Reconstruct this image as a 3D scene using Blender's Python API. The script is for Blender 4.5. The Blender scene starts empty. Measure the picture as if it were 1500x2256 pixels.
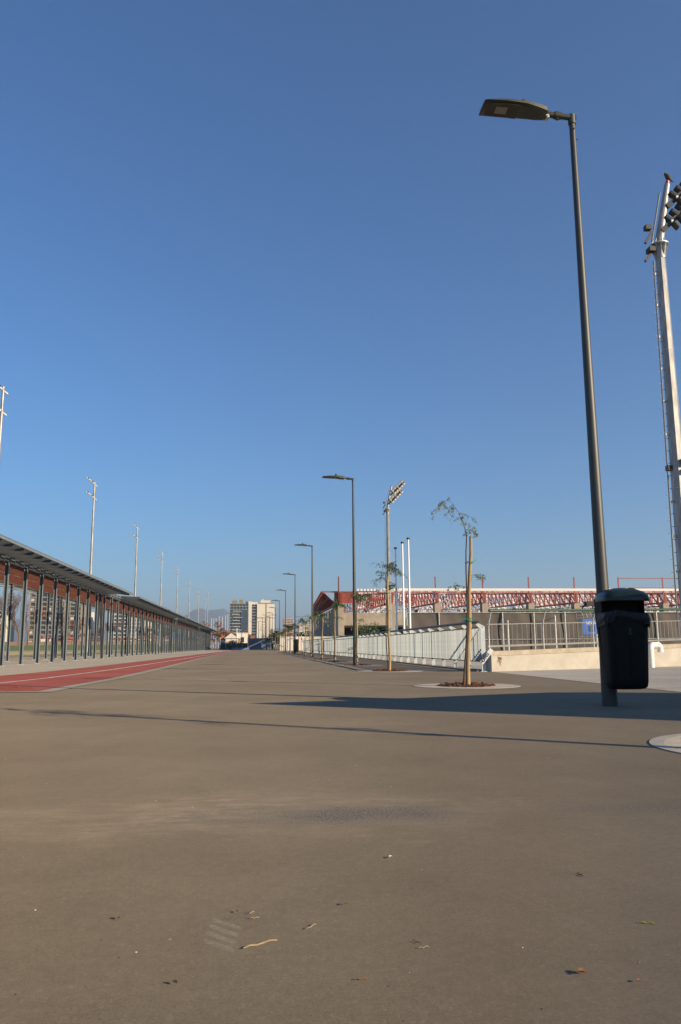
import bpy, math, random
import numpy as np
from mathutils import Vector, Matrix
R = random.Random(7)
S = bpy.context.scene
COL = S.collection

# ------------------------------------------------------------------ camera
F, PW, PH = 1728.0, 1500.0, 2256.0
YAW, PITCH, ROLL, EYE = math.atan(195/1753.), math.atan(295/F), 0.007, 0.6
fwd = Vector((math.sin(YAW)*math.cos(PITCH), math.cos(YAW)*math.cos(PITCH), math.sin(PITCH)))
rt = Vector((math.cos(YAW), -math.sin(YAW), 0)); upv = rt.cross(fwd)
r2 = rt*math.cos(ROLL)-upv*math.sin(ROLL); u2 = upv*math.cos(ROLL)+rt*math.sin(ROLL)
cd = bpy.data.cameras.new('camera'); cam = bpy.data.objects.new('camera', cd); COL.objects.link(cam)
cd.sensor_fit = 'VERTICAL'; cd.sensor_height = 24; cd.lens = 24*F/PH
cd.clip_start = 0.05; cd.clip_end = 60000
cam.matrix_world = Matrix((( r2.x, u2.x, -fwd.x, 0), (r2.y, u2.y, -fwd.y, 0), (r2.z, u2.z, -fwd.z, EYE), (0, 0, 0, 1)))
S.camera = cam

# ------------------------------------------------------------------ light
EL = 19.5
SX, SY = 0.79, -0.613
sunv = Vector((SX*math.cos(math.radians(EL)), SY*math.cos(math.radians(EL)), math.sin(math.radians(EL)))).normalized()
w = bpy.data.worlds.new('World'); S.world = w; w.use_nodes = True
nt = w.node_tree; bg = nt.nodes['Background']
sky = nt.nodes.new('ShaderNodeTexSky'); sky.sky_type = 'NISHITA'; sky.sun_disc = False
sky.sun_elevation = math.radians(EL); sky.sun_rotation = math.atan2(SX, SY)
sky.altitude = 500; sky.air_density = 1.3; sky.dust_density = 0.0; sky.ozone_density = 9.0
nt.links.new(sky.outputs[0], bg.inputs[0]); bg.inputs[1].default_value = 0.088
sl = bpy.data.lights.new('sun', 'SUN'); sl.energy = 5.0; sl.angle = math.radians(0.5); sl.color = (1.0, 0.80, 0.56)
so = bpy.data.objects.new('sun', sl); COL.objects.link(so); so.rotation_euler = sunv.to_track_quat('Z', 'Y').to_euler()
S.view_settings.view_transform = 'Standard'; S.view_settings.look = 'None'
S.view_settings.exposure = 0.66; S.view_settings.gamma = 1; S.view_settings.use_curve_mapping = False
S.render.engine = 'CYCLES'

# ------------------------------------------------------------------ helpers
def ray(x, y): return fwd*F + r2*(x-PW/2) - u2*(y-PH/2)
def at(x, y, Y):
    d = ray(x, y); return Vector((0, 0, EYE)) + d*(Y/d.y)
def G(x, y, z=0.0):
    d = ray(x, y); return Vector((0, 0, EYE)) + d*((z-EYE)/d.z)

class MB:
    def __init__(s): s.v = []; s.f = []
    def add(s, vs, fs):
        n = len(s.v); s.v += [tuple(v) for v in vs]; s.f += [tuple(i+n for i in f) for f in fs]; return s
    def box(s, x0, x1, y0, y1, z0, z1):
        return s.add([(x0,y0,z0),(x1,y0,z0),(x1,y1,z0),(x0,y1,z0),(x0,y0,z1),(x1,y0,z1),(x1,y1,z1),(x0,y1,z1)],
                     [(0,3,2,1),(4,5,6,7),(0,1,5,4),(1,2,6,5),(2,3,7,6),(3,0,4,7)])
    def beam(s, a, b, w_, h_, up=(0,0,1)):
        a = Vector(a); b = Vector(b); d = (b-a).normalized(); u = Vector(up)
        if abs(d.dot(u)) > .98: u = Vector((0,1,0))
        x = d.cross(u).normalized(); z = x.cross(d).normalized()
        vs = [p + x*(w_/2*i) + z*(h_/2*j) for p in (a, b) for i, j in ((-1,-1),(1,-1),(1,1),(-1,1))]
        return s.add(vs, [(0,1,2,3),(7,6,5,4),(0,4,5,1),(1,5,6,2),(2,6,7,3),(3,7,4,0)])
    def tube(s, pts, rads, n=8, cap=True):
        pts = [Vector(p) for p in pts]
        if not hasattr(rads, '__len__'): rads = [rads]*len(pts)
        base = len(s.v); N = len(pts)
        d0 = (pts[1]-pts[0]).normalized()
        u = Vector((1,0,0)) if abs(d0.x) < .9 else Vector((0,1,0))
        for i, p in enumerate(pts):
            d = (pts[min(i+1, N-1)]-pts[max(i-1, 0)]).normalized()
            x = (u - d*u.dot(d)).normalized(); y = d.cross(x); u = x
            for k in range(n):
                a = 2*math.pi*(k+.5)/n; s.v.append(tuple(p + (x*math.cos(a)+y*math.sin(a))*rads[i]))
        for i in range(N-1):
            for k in range(n):
                k2 = (k+1) % n; s.f.append((base+i*n+k, base+i*n+k2, base+(i+1)*n+k2, base+(i+1)*n+k))
        if cap:
            s.f.append(tuple(base+k for k in reversed(range(n)))); s.f.append(tuple(base+(N-1)*n+k for k in range(n)))
        return s
    def loft(s, rings, cap=True):
        n = len(rings[0]); b = len(s.v)
        for r in rings: s.v += [tuple(p) for p in r]
        for i in range(len(rings)-1):
            for k in range(n):
                k2 = (k+1) % n; s.f.append((b+i*n+k, b+i*n+k2, b+(i+1)*n+k2, b+(i+1)*n+k))
        if cap: s.f.append(tuple(b+k for k in reversed(range(n)))); s.f.append(tuple(b+(len(rings)-1)*n+k for k in range(n)))
        return s
    def prism(s, poly, d):            # poly: list of 3D points (flat), extruded by vector d
        n = len(poly); d = Vector(d); a = [Vector(p) for p in poly]
        return s.add(a+[p+d for p in a], [tuple(reversed(range(n))), tuple(range(n, 2*n))]+[(k, (k+1) % n, n+(k+1) % n, n+k) for k in range(n)])
    def quad(s, a, b, c, d): return s.add([a, b, c, d], [(0,1,2,3)])
    def mesh(s, m, smooth=None):
        me = bpy.data.meshes.new('mesh'); me.from_pydata(s.v, [], s.f)
        for mm in (m if isinstance(m, (list, tuple)) else [m]): me.materials.append(mm)
        if smooth:
            me.polygons.foreach_set('use_smooth', [True]*len(me.polygons)); me.set_sharp_from_angle(angle=math.radians(smooth))
        me.update(); return me
    def build(s, name, m, parent=None, loc=(0,0,0), smooth=None):
        return link(name, s.mesh(m, smooth), parent, loc)

def link(name, me, parent=None, loc=(0,0,0), rz=0):
    o = bpy.data.objects.new(name, me); COL.objects.link(o); o.location = loc
    if rz: o.rotation_euler.z = rz
    if parent: o.parent = parent
    return o
def thing(name, label, cat, loc=(0,0,0), group=None, rz=0):
    o = link(name, None, None, loc, rz); o.empty_display_size = .1; return tag(o, label, cat, group)
def tag(o, label, cat, group=None):
    o['label'] = label; o['category'] = cat
    if group: o['group'] = group
    return o
def struct(o): o['kind'] = 'structure'; return o
def stuff(o, label=None, cat=None):
    o['kind'] = 'stuff'
    if label: o['label'] = label; o['category'] = cat
    return o
def kids(o): return [c for c in bpy.data.objects if c.parent == o]
def dup(o, loc=None, label=None, group=None, parent=None):
    c = o.copy(); COL.objects.link(c); c.parent = parent
    if loc is not None: c.location = loc
    if label: c['label'] = label
    if group: c['group'] = group
    for k in kids(o): dup(k, parent=c)
    return c
ORD = ['nearest','second nearest','third nearest','fourth nearest','fifth nearest','sixth nearest','seventh nearest','eighth nearest','ninth nearest','tenth nearest','eleventh nearest','twelfth nearest','thirteenth nearest','fourteenth nearest','fifteenth nearest','sixteenth nearest','seventeenth nearest']

# ------------------------------------------------------------------ materials
def mat(name, col, rough=.6, metal=0, var=0.0, vscale=4, col2=None, bump=0, bscale=60, spec=.5, stretch=None, rand=0):
    m = bpy.data.materials.new(name); m.use_nodes = True; t = m.node_tree; b = t.nodes['Principled BSDF']
    b.inputs['Roughness'].default_value = rough; b.inputs['Metallic'].default_value = metal
    b.inputs['Specular IOR Level'].default_value = spec
    b.inputs['Base Color'].default_value = (*col, 1)
    tc = t.nodes.new('ShaderNodeTexCoord'); vec = tc.outputs['Object']
    if stretch:
        mp = t.nodes.new('ShaderNodeMapping'); mp.inputs['Scale'].default_value = stretch; t.links.new(vec, mp.inputs[0]); vec = mp.outputs[0]
    if var or col2:
        n = t.nodes.new('ShaderNodeTexNoise'); n.inputs['Scale'].default_value = vscale; n.inputs['Detail'].default_value = 6; n.inputs['Roughness'].default_value = .65
        t.links.new(vec, n.inputs[0])
        rp = t.nodes.new('ShaderNodeValToRGB'); c2 = col2 or tuple(c*(1-var) for c in col); c1 = col if col2 else tuple(min(1, c*(1+var)) for c in col)
        rp.color_ramp.elements[0].position = .35; rp.color_ramp.elements[1].position = .68
        rp.color_ramp.elements[0].color = (*c2, 1); rp.color_ramp.elements[1].color = (*c1, 1)
        t.links.new(n.outputs[0], rp.inputs[0]); t.links.new(rp.outputs[0], b.inputs['Base Color'])
    if rand:
        oi = t.nodes.new('ShaderNodeObjectInfo'); mr = t.nodes.new('ShaderNodeMapRange'); mr.inputs[3].default_value = 1-rand; mr.inputs[4].default_value = 1+rand
        t.links.new(oi.outputs['Random'], mr.inputs[0]); mx = t.nodes.new('ShaderNodeVectorMath'); mx.operation = 'SCALE'
        if b.inputs['Base Color'].is_linked: t.links.new(b.inputs['Base Color'].links[0].from_socket, mx.inputs[0])
        else: mx.inputs[0].default_value = col
        t.links.new(mr.outputs[0], mx.inputs['Scale']); t.links.new(mx.outputs[0], b.inputs['Base Color'])
    if bump:
        n2 = t.nodes.new('ShaderNodeTexNoise'); n2.inputs['Scale'].default_value = bscale; n2.inputs['Detail'].default_value = 5
        t.links.new(vec, n2.inputs[0]); bp = t.nodes.new('ShaderNodeBump'); bp.inputs['Strength'].default_value = bump; bp.inputs['Distance'].default_value = .02
        t.links.new(n2.outputs[0], bp.inputs['Height']); t.links.new(bp.outputs[0], b.inputs['Normal'])
    return m

def ground_mat(name, c_lo, c_hi, patches=True, grain=700, speck=.14, rough=.9):
    m = bpy.data.materials.new(name); m.use_nodes = True; t = m.node_tree; L = t.links; N = t.nodes
    b = N['Principled BSDF']; b.inputs['Roughness'].default_value = rough; b.inputs['Diffuse Roughness'].default_value = .6; b.inputs['Specular IOR Level'].default_value = .25
    tc = N.new('ShaderNodeTexCoord'); V = tc.outputs['Object']
    def noise(sc, det=5, ro=.6, v=None):
        n = N.new('ShaderNodeTexNoise'); n.inputs['Scale'].default_value = sc; n.inputs['Detail'].default_value = det; n.inputs['Roughness'].default_value = ro
        L.new(v or V, n.inputs[0]); return n.outputs[0]
    def ramp(v, p0, p1, c0, c1):
        r = N.new('ShaderNodeValToRGB'); e = r.color_ramp.elements; e[0].position = p0; e[1].position = p1
        e[0].color = (*c0, 1) if hasattr(c0, '__len__') else (c0, c0, c0, 1); e[1].color = (*c1, 1) if hasattr(c1, '__len__') else (c1, c1, c1, 1)
        L.new(v, r.inputs[0]); return r.outputs[0]
    def mix(f, a, c, mode='MIX'):
        x = N.new('ShaderNodeMix'); x.data_type = 'RGBA'; x.blend_type = mode
        if hasattr(f, 'is_linked') or hasattr(f, 'links'): L.new(f, x.inputs[0])
        else: x.inputs[0].default_value = f
        for s_, v in ((6, a), (7, c)):
            if hasattr(v, '__len__') and not hasattr(v, 'links'): x.inputs[s_].default_value = (*v, 1)
            else: L.new(v, x.inputs[s_])
        return x.outputs[2]
    def math_(op, a, c=None):
        x = N.new('ShaderNodeMath'); x.operation = op
        for i, v in enumerate((a, c)):
            if v is None: continue
            if isinstance(v, (int, float)): x.inputs[i].default_value = v
            else: L.new(v, x.inputs[i])
        return x.outputs[0]
    col = ramp(noise(.45, 8, .62), .36, .66, c_lo, c_hi)
    col = mix(.55, col, ramp(noise(3.1, 10, .78), .3, .72, .84, 1.14), 'MULTIPLY')
    g = noise(grain, 3, .7)
    col = mix(.8, col, ramp(g, .3, .7, .62, 1.38), 'MULTIPLY')
    col = mix(.9, col, ramp(noise(140, 6, .85), .32, .68, .74, 1.28), 'MULTIPLY')
    col = mix(.9, col, ramp(noise(34, 8, .8), .34, .66, .88, 1.12), 'MULTIPLY')
    vo = N.new('ShaderNodeTexVoronoi'); vo.inputs['Scale'].default_value = 150; L.new(V, vo.inputs[0])
    sp = ramp(vo.outputs['Color'], .80, .86, 0, 1)
    col = mix(math_('MULTIPLY', sp, speck), col, (c_hi[0]*1.7, c_hi[1]*1.7, c_hi[2]*1.75))
    if patches:
        def blob(cx, cy, sx, sy, p0, p1):
            mp = N.new('ShaderNodeMapping'); mp.vector_type = 'POINT'; mp.inputs['Location'].default_value = (-cx/sx, -cy/sy, 0); mp.inputs['Scale'].default_value = (1/sx, 1/sy, 0)
            L.new(V, mp.inputs[0]); ln = N.new('ShaderNodeVectorMath'); ln.operation = 'LENGTH'; L.new(mp.outputs[0], ln.inputs[0])
            d = math_('ADD', ln.outputs['Value'], math_('MULTIPLY', math_('SUBTRACT', noise(2.6, 8, .75), .5), 2.6))
            return ramp(d, p0, p1, 1, 0)
        p = G(560, 1790); k = blob(p.x, p.y, 1.15, .50, .2, 1.5)
        sm = N.new('ShaderNodeMapping'); sm.inputs['Rotation'].default_value = (0, 0, .5); sm.inputs['Scale'].default_value = (1, 3.2, 1); L.new(V, sm.inputs[0]); kk = ramp(noise(5, 12, .82, sm.outputs[0]), .44, .58, .12, 1)
        col = mix(math_('MULTIPLY', math_('MULTIPLY', k, kk), .85), col, (c_hi[0]*1.42, c_hi[1]*1.40, c_hi[2]*1.48))
        p = G(725, 1795); k = blob(p.x, p.y, .55, .22, .2, 1.2)
        gr = ramp(noise(110, 6, .9), .45, .55, (.03, .031, .031), (.22, .195, .16))
        col = mix(math_('MULTIPLY', k, .85), col, gr)
        # tyre print: four pale worn bars
        A0 = G(466, 2024); e1 = G(533, 2046)-A0; e2 = G(449, 2070)-A0; det = e1.x*e2.y-e1.y*e2.x
        def dotn(vx, vy):
            sb = N.new('ShaderNodeVectorMath'); sb.operation = 'SUBTRACT'; L.new(V, sb.inputs[0]); sb.inputs[1].default_value = (A0.x, A0.y, 0)
            ad = N.new('ShaderNodeVectorMath'); ad.operation = 'DOT_PRODUCT'; L.new(sb.outputs[0], ad.inputs[0]); ad.inputs[1].default_value = (vx, vy, 0); return ad.outputs['Value']
        wob = math_('MULTIPLY', math_('SUBTRACT', noise(60, 5, .8), .5), .16)
        uu = math_('ADD', dotn(e2.y/det, -e2.x/det), wob); vv = math_('ADD', dotn(-e1.y/det, e1.x/det), math_('MULTIPLY', wob, .6))
        mu = math_('MULTIPLY', ramp(uu, .0, .08, 0, 1), ramp(uu, .9, 1.0, 1, 0)); hv = math_('MULTIPLY', vv, .5); mv = math_('MULTIPLY', ramp(math_('ADD', hv, .2), .11, .15, 0, 1), ramp(hv, .54, .58, 1, 0))
        st = ramp(math_('ADD', math_('MULTIPLY', math_('COSINE', math_('MULTIPLY', vv, 2*math.pi*3)), .5), .5), .30, .55, 0, 1)
        k = math_('MULTIPLY', math_('MULTIPLY', mu, mv), math_('MULTIPLY', st, ramp(noise(80, 6, .85), .42, .56, .0, 1)))
        col = mix(math_('MULTIPLY', k, .6), col, (c_hi[0]*1.4, c_hi[1]*1.55, c_hi[2]*2.0))
        p = G(1440, 1780); k = blob(p.x, p.y, .6, .18, .3, .9)
        col = mix(math_('MULTIPLY', k, .5), col, gr)
        k = ramp(noise(.9, 9, .8, None), .60, .70, 0, 1)
        col = mix(math_('MULTIPLY', k, .3), col, (c_hi[0]*1.3, c_hi[1]*1.25, c_hi[2]*1.25))
    col = mix(.45, col, ramp(noise(1.1, 12, .78), .36, .66, .90, 1.1), 'MULTIPLY')
    L.new(col, b.inputs['Base Color'])
    bp = N.new('ShaderNodeBump'); bp.inputs['Strength'].default_value = .7; bp.inputs['Distance'].default_value = .0016
    L.new(math_('ADD', noise(grain*.6, 3, .85), math_('MULTIPLY', noise(22, 4, .6), .25)), bp.inputs['Height']); L.new(bp.outputs[0], b.inputs['Normal'])
    return m

M = {}
M['asphalt'] = ground_mat('asphalt', (.158, .127, .083), (.200, .164, .111))
M['pad'] = ground_mat('pad_concrete', (.34, .31, .25), (.42, .385, .32), False, 260, .1)
M['strip'] = ground_mat('strip_concrete', (.26, .235, .185), (.31, .285, .235), False, 260, .1)
M['red'] = ground_mat('red_lane', (.205, .050, .036), (.27, .078, .055), False, 300, .05)
M['kerb'] = ground_mat('kerb_concrete', (.20, .185, .155), (.25, .235, .205), False, 260, .1)
M['dirt'] = mat('dry_field', (.66, .49, .22), .95, var=.0, col2=(.52, .38, .17), vscale=.25)
M['grass'] = mat('grass_bank', (.10, .17, .03), .95, col2=(.17, .2, .055), vscale=.3, bump=.5, bscale=3)
M['white_paint'] = mat('white_line_paint', (.78, .74, .70), .8, col2=(.55, .42, .38), vscale=9)
M['orange_paint'] = mat('orange_paint', (.62, .22, .05), .8, col2=(.34, .09, .04), vscale=12)
M['pole'] = mat('dark_grey_coated_steel', (.040, .044, .041), .48, .0, var=.12, vscale=7, spec=.6)
M['lampbody'] = mat('olive_grey_die_cast', (.05, .052, .034), .38, .0, var=.08, vscale=12)
M['lens'] = mat('lamp_lens', (.045, .042, .032), .12, 0, spec=.6)
M['led'] = mat('led_board', (.30, .27, .21), .5, var=.25, vscale=80)
M['galv'] = mat('galvanised_steel', (.50, .51, .50), .5, .35, var=.22, vscale=5, bump=.05, bscale=30)
M['galv_fin'] = mat('galvanised_fin', (.44, .495, .50), .55, .1, var=.12, vscale=9, rand=.2)  # galvanised tone of slats, posts and plate, varied at random per object
M['galv_mast'] = mat('galvanised_mast', (.33, .325, .305), .45, .4, var=.3, vscale=3, stretch=(1, 1, .25))
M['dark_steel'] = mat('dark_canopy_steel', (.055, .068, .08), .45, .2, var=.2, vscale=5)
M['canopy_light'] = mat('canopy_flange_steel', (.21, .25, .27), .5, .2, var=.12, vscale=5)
M['canopy_grey'] = mat('canopy_sheet', (.34, .375, .40), .6, .1, var=.12, vscale=3)
M['wood'] = mat('ceiling_wood', (.17, .05, .022), .7, var=0, col2=(.07, .022, .013), vscale=3, stretch=(1, 12, 1))
M['floodcase'] = mat('floodlight_case', (.03, .028, .026), .5, .2, var=.3, vscale=9)
M['floodglass'] = mat('floodlight_glass', (.50, .46, .37), .25, 0, var=.1, vscale=9)
M['handrail'] = mat('dark_green_handrail', (.035, .05, .052), .4, 0, var=.15)
M['greenrail'] = mat('green_rail_paint', (.02, .075, .035), .4, 0, var=.15)
M['railgalv'] = mat('railing_steel', (.19, .195, .185), .5, .2, var=.15, vscale=8)
M['whitewall'] = mat('cream_wall_paint', (.46, .43, .36), .9, var=.10, vscale=2.5, bump=.35, bscale=35)
M['cap'] = mat('wall_cap_concrete', (.42, .36, .27), .9, var=.18, vscale=6, bump=.3, bscale=50)
M['stain'] = mat('brown_stain', (.33, .24, .15), .9, var=.2, vscale=40)
M['pvc'] = mat('white_pvc', (.86, .84, .78), .35, 0, var=.03)
M['mesh'] = mat('shade_cloth', (.105, .092, .078), .95, var=.10, vscale=1.2, bump=.2, bscale=2)
M['concrete'] = mat('stadium_concrete', (.40, .345, .26), .9, col2=(.29, .25, .19), vscale=.8, bump=.2, bscale=8)
M['redsteel'] = mat('red_steel', (.27, .052, .03), .5, 0, var=.18, vscale=2)
M['whitesteel'] = mat('white_roof_panel', (.72, .69, .64), .5, var=.04, vscale=.4)
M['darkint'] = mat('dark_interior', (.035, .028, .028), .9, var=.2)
M['flag'] = mat('white_pole_paint', (.84, .83, .80), .35, var=.03)
M['binplastic'] = mat('dark_green_plastic', (.006, .009, .008), .62, 0, var=.12, vscale=20, spec=.18, bump=.04, bscale=200)
M['binlid'] = mat('green_lid_plastic', (.007, .018, .013), .33, 0, var=.15, vscale=16, spec=.45)
M['binback'] = mat('bin_back_plate', (.026, .024, .018), .6, 0, var=.2, vscale=20, spec=.25)
M['bindark'] = mat('bin_inside', (.003, .003, .003), .9)
M['bag'] = mat('black_bag_plastic', (.010, .014, .021), .42, 0, var=.2, vscale=30, spec=.3, bump=.6, bscale=45)
M['sticker'] = mat('lid_sticker', (.33, .30, .27), .5)
M['stake'] = mat('peeled_pine_stake', (.44, .31, .15), .75, col2=(.28, .19, .09), vscale=6, stretch=(3, 3, .5), bump=.2, bscale=40)
M['bark'] = mat('sapling_bark', (.075, .05, .035), .9, var=.3, vscale=20)
M['bark_far'] = mat('grey_brown_bark', (.20, .125, .08), .9, var=.25, vscale=2)
M['leaf'] = mat('sapling_leaf', (.10, .14, .035), .6, col2=(.045, .075, .03), vscale=11)
M['leaf_y'] = mat('yellow_green_leaf', (.24, .22, .05), .6, col2=(.12, .15, .03), vscale=9)
M['leaf_o'] = mat('autumn_leaf', (.26, .12, .055), .8, col2=(.14, .075, .045), vscale=1.2)
M['leaf_d'] = mat('dark_evergreen_leaf', (.045, .065, .028), .8, col2=(.09, .10, .04), vscale=1.0)
M['tie'] = mat('green_tie', (.02, .30, .16), .5)
M['grate'] = mat('pale_tree_grate', (.42, .39, .33), .9, var=.12, vscale=9, bump=.1, spec=.1)
M['pit'] = mat('soil', (.05, .032, .02), .95, var=.4, vscale=12)
M['mulch'] = mat('bark_mulch', (.20, .075, .032), .9, col2=(.10, .04, .02), vscale=25)
M['white'] = mat('white_render_wall', (.66, .62, .54), .8, var=.04, vscale=.5)
M['cream'] = mat('cream_tower_render', (.64, .60, .49), .8, var=.03, vscale=.1)
M['tan'] = mat('tan_tower_render', (.25, .22, .17), .85, var=.05, vscale=.1)
M['slate'] = mat('slate_facade', (.24, .265, .26), .7, var=.2, vscale=.2)
M['pink'] = mat('pinkish_tower_render', (.55, .42, .36), .85, var=.05, vscale=.1)
M['palegrey'] = mat('pale_grey_tower_render', (.50, .50, .49), .85, var=.05, vscale=.1)
M['glass'] = mat('dark_window_glass', (.03, .045, .055), .15, 0, spec=.6)
M['glass_g'] = mat('green_window_glass', (.05, .085, .085), .2, 0, var=.3, vscale=.3)
M['blueglass'] = mat('blue_shade_facade', (.05, .07, .10), .3, 0, var=.2, vscale=.2)
M['brownband'] = mat('brown_band', (.24, .18, .12), .85)
M['roofred'] = mat('clay_roof', (.34, .12, .07), .85, var=.2, vscale=2)
M['gate'] = mat('blue_grey_gate_sheet', (.15, .18, .225), .6, .0, var=.12, vscale=1.2)
M['bluebar'] = mat('blue_barrier_plastic', (.14, .20, .32), .5, var=.15)
M['greenmesh'] = mat('green_fence_mesh', (.07, .085, .06), .9, var=.2, vscale=2)
M['brickwall'] = mat('brown_block_wall', (.33, .22, .15), .9, col2=(.24, .17, .13), vscale=.15)
M['signblue'] = mat('blue_sign_board', (.03, .14, .50), .5, var=.06)
M['signwhite'] = mat('white_sign_print', (.8, .82, .84), .5)
M['signdark'] = mat('dark_sign_print', (.03, .045, .10), .5)
M['black'] = mat('black_coating', (.012, .012, .014), .5)
M['banner'] = mat('red_banner_cloth', (.48, .08, .08), .8, var=.05)
M['mountain'] = mat('bare_mountain_slope', (.075, .085, .08), 1, col2=(.06, .07, .06), vscale=.0015)
M['twig'] = mat('dry_straw', (.36, .28, .15), .8, var=.25, vscale=60)
M['deadleaf'] = mat('dry_brown_leaf', (.22, .10, .05), .8, var=.3, vscale=60)
M['stone'] = mat('pale_grit', (.62, .60, .55), .8, var=.2, vscale=60)
M['darkgrit'] = mat('dark_grit', (.05, .045, .04), .9)
M['crack_and_shadow'] = mat('crack_and_shadow_dark', (.03, .028, .027), .95)
M['chalk'] = mat('pale_tyre_dust', (.46, .41, .33), .95, col2=(.36, .31, .24), vscale=60)
M['brownbird'] = mat('brown_feathers', (.06, .038, .03), .8, var=.3, vscale=20)
M['shadow_block'] = mat('shadow_block_panel', (.45, .44, .40), .7, var=.06)
M['redcap'] = mat('red_beacon', (.5, .02, .03), .3)

# ------------------------------------------------------------------ ground
def sheet(name, pts, z, m, th=0.0):
    b = MB()
    if th: b.prism([(x, y, z-th) for x, y in pts], (0, 0, th))
    else: b.add([(x, y, z) for x, y in pts], [tuple(range(len(pts)))])
    return struct(b.build(name, m))
BIG = 24000
sheet('ground', [(-BIG, -BIG), (BIG, -BIG), (BIG, BIG), (-BIG, BIG)], -.03, mat('far_dirt', (.22, .18, .12), .95, var=.2, vscale=.02))
sheet('field', [(-160, -30), (-10, -30), (-10, 250), (-160, 250)], -.012, M['dirt'])
sheet('path', [(-12, -20), (5.3, -20), (5.3, 152), (-12, 152)], 0, M['asphalt'])
sheet('forecourt', [(5.302, -20), (60, -20), (60, 60), (5.302, 60)], .004, M['pad'])
lane_l = [(-9.0, 11.62), (-5.50, 17.6), (-5.17, 20.8), (-4.85, 28.5), (-4.45, 50), (-3.9, 85), (-3.3, 140)]
lane_r = [(-2.97, 11.62), (-2.93, 13.0), (-2.78, 15.5), (-2.72, 18.6), (-2.70, 24.6), (-2.80, 43.7), (-2.6, 96), (-2.0, 140)]
sheet('walkway', [(-11.75, -20), (-9.5, -20), (-9.5, 11.6)]+lane_l[1:]+[(-4.2, 152), (-11.75, 152)], .004, M['strip'])
sheet('bicycle_lane', lane_r[:1]+lane_r[1:]+lane_l[::-1]+[(-9.5, 11.62)], .012, M['red'])
kr = [(x+.24, y) for x, y in lane_r]; kr[0] = (-2.72, 11.38)
sheet('kerb_strip', [(-9.5, 11.38)]+kr+lane_r[::-1]+[(-9.5, 11.62)], .008, M['kerb'])
ll = [(-6.3, 11.7), (-4.27, 14.2), (-4.03, 16.24), (-3.78, 20.9), (-3.62, 28), (-3.45, 37), (-3.2, 67), (-2.8, 110), (-2.6, 140)]
b = MB()
for i in range(len(ll)-1):
    (x0, y0), (x1, y1) = ll[i], ll[i+1]; n = max(2, int((y1-y0)/.4))
    for k in range(n):
        a, c = k/n, (k+1)/n; j0, j1 = R.uniform(-.012, .012), R.uniform(-.012, .012)
        b.quad((x0+(x1-x0)*a-.055+j0, y0+(y1-y0)*a, .016), (x0+(x1-x0)*a+.055+j0, y0+(y1-y0)*a, .016), (x0+(x1-x0)*c+.055+j0, y0+(y1-y0)*c, .016), (x0+(x1-x0)*c-.055+j0, y0+(y1-y0)*c, .016))
struct(b.build('lane_line', M['white_paint']))
# orange painted bicycle symbol at the lane's near end
b = MB()
def stroke(pts, wd, z=.0165):
    for (x0, y0), (x1, y1) in zip(pts, pts[1:]):
        d = Vector((x1-x0, y1-y0, 0)).normalized(); n = Vector((-d.y, d.x, 0))*wd/2
        p, q = Vector((x0, y0, z)), Vector((x1, y1, z)); b.quad(p-n, q-n, q+n, p+n)
for cx in (-4.05, -3.45):
    stroke([(cx+.2*math.cos(a*math.pi/5), 12.45+.28*math.sin(a*math.pi/5)) for a in range(11)], .05)
stroke([(-4.05, 12.45), (-3.9, 12.85), (-3.6, 12.85), (-3.75, 12.45), (-4.05, 12.45)], .05); stroke([(-3.45, 12.45), (-3.62, 13.0), (-3.45, 13.02)], .05); stroke([(-3.75, 12.45), (-3.93, 12.95)], .05)
struct(b.build('bicycle_marking', M['orange_paint']))
# grass bank at the far side of the field
b = MB(); ys = [186, 192, 200, 212, 225, 260]; zs = [-.01, .15, .5, 1.0, 1.35, 1.4]; xs = [-420+i*8 for i in range(52)]
vs = [(x, y+2*math.sin(x*.13), z+(.12*math.sin(x*.4+y)+.06*math.sin(x*1.3) if z > 0 else 0)) for y, z in zip(ys, zs) for x in xs]
n = len(xs); b.add(vs, [(j*n+i, j*n+i+1, (j+1)*n+i+1, (j+1)*n+i) for j in range(len(ys)-1) for i in range(n-1)])
struct(b.build('grass_bank', M['grass']))
# strips of green across the field further along
sheet('grass_strip', [(-55, 128), (-13, 128), (-13, 142), (-55, 142)], -.008, M['grass'])
# mountains
b = MB(); D = 12000
prof = [(-1500,40),(-700,70),(-200,52),(100,60),(300,50),(395,66),(435,80),(485,80),(540,60),(600,40),(640,33),(700,30),(900,22),(1200,34),(1500,26),(2300,50)]
def ridge(px):
    for (a, h0), (c, h1) in zip(prof, prof[1:]):
        if a <= px <= c:
            t = (px-a)/(c-a); t = t*t*(3-2*t); return h0+(h1-h0)*t
    return 30
top = []
cols = list(range(-1500, 2301, 12))
rows = [(0, 0), (.25, 500), (.55, 1100), (.82, 1700), (1.0, 2300), (.8, 3200)]
vs = []
for fr, dd in rows:
    for px in cols:
        Y = D-2300+dd; p = at(px, 1424, Y); h = ridge(px)*D/F
        rough = 1 if fr == 0 else 1+.015*math.sin(px*.11+dd*.01)+.012*math.sin(px*.27+dd)
        vs.append((p.x, Y+120*math.sin(px*.11+dd), max(-1, h*fr*rough)))
n = len(cols)
b.add(vs, [(j*n+i, j*n+i+1, (j+1)*n+i+1, (j+1)*n+i) for j in range(len(rows)-1) for i in range(n-1)])
struct(b.build('mountains', M['mountain'], smooth=60))

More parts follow.
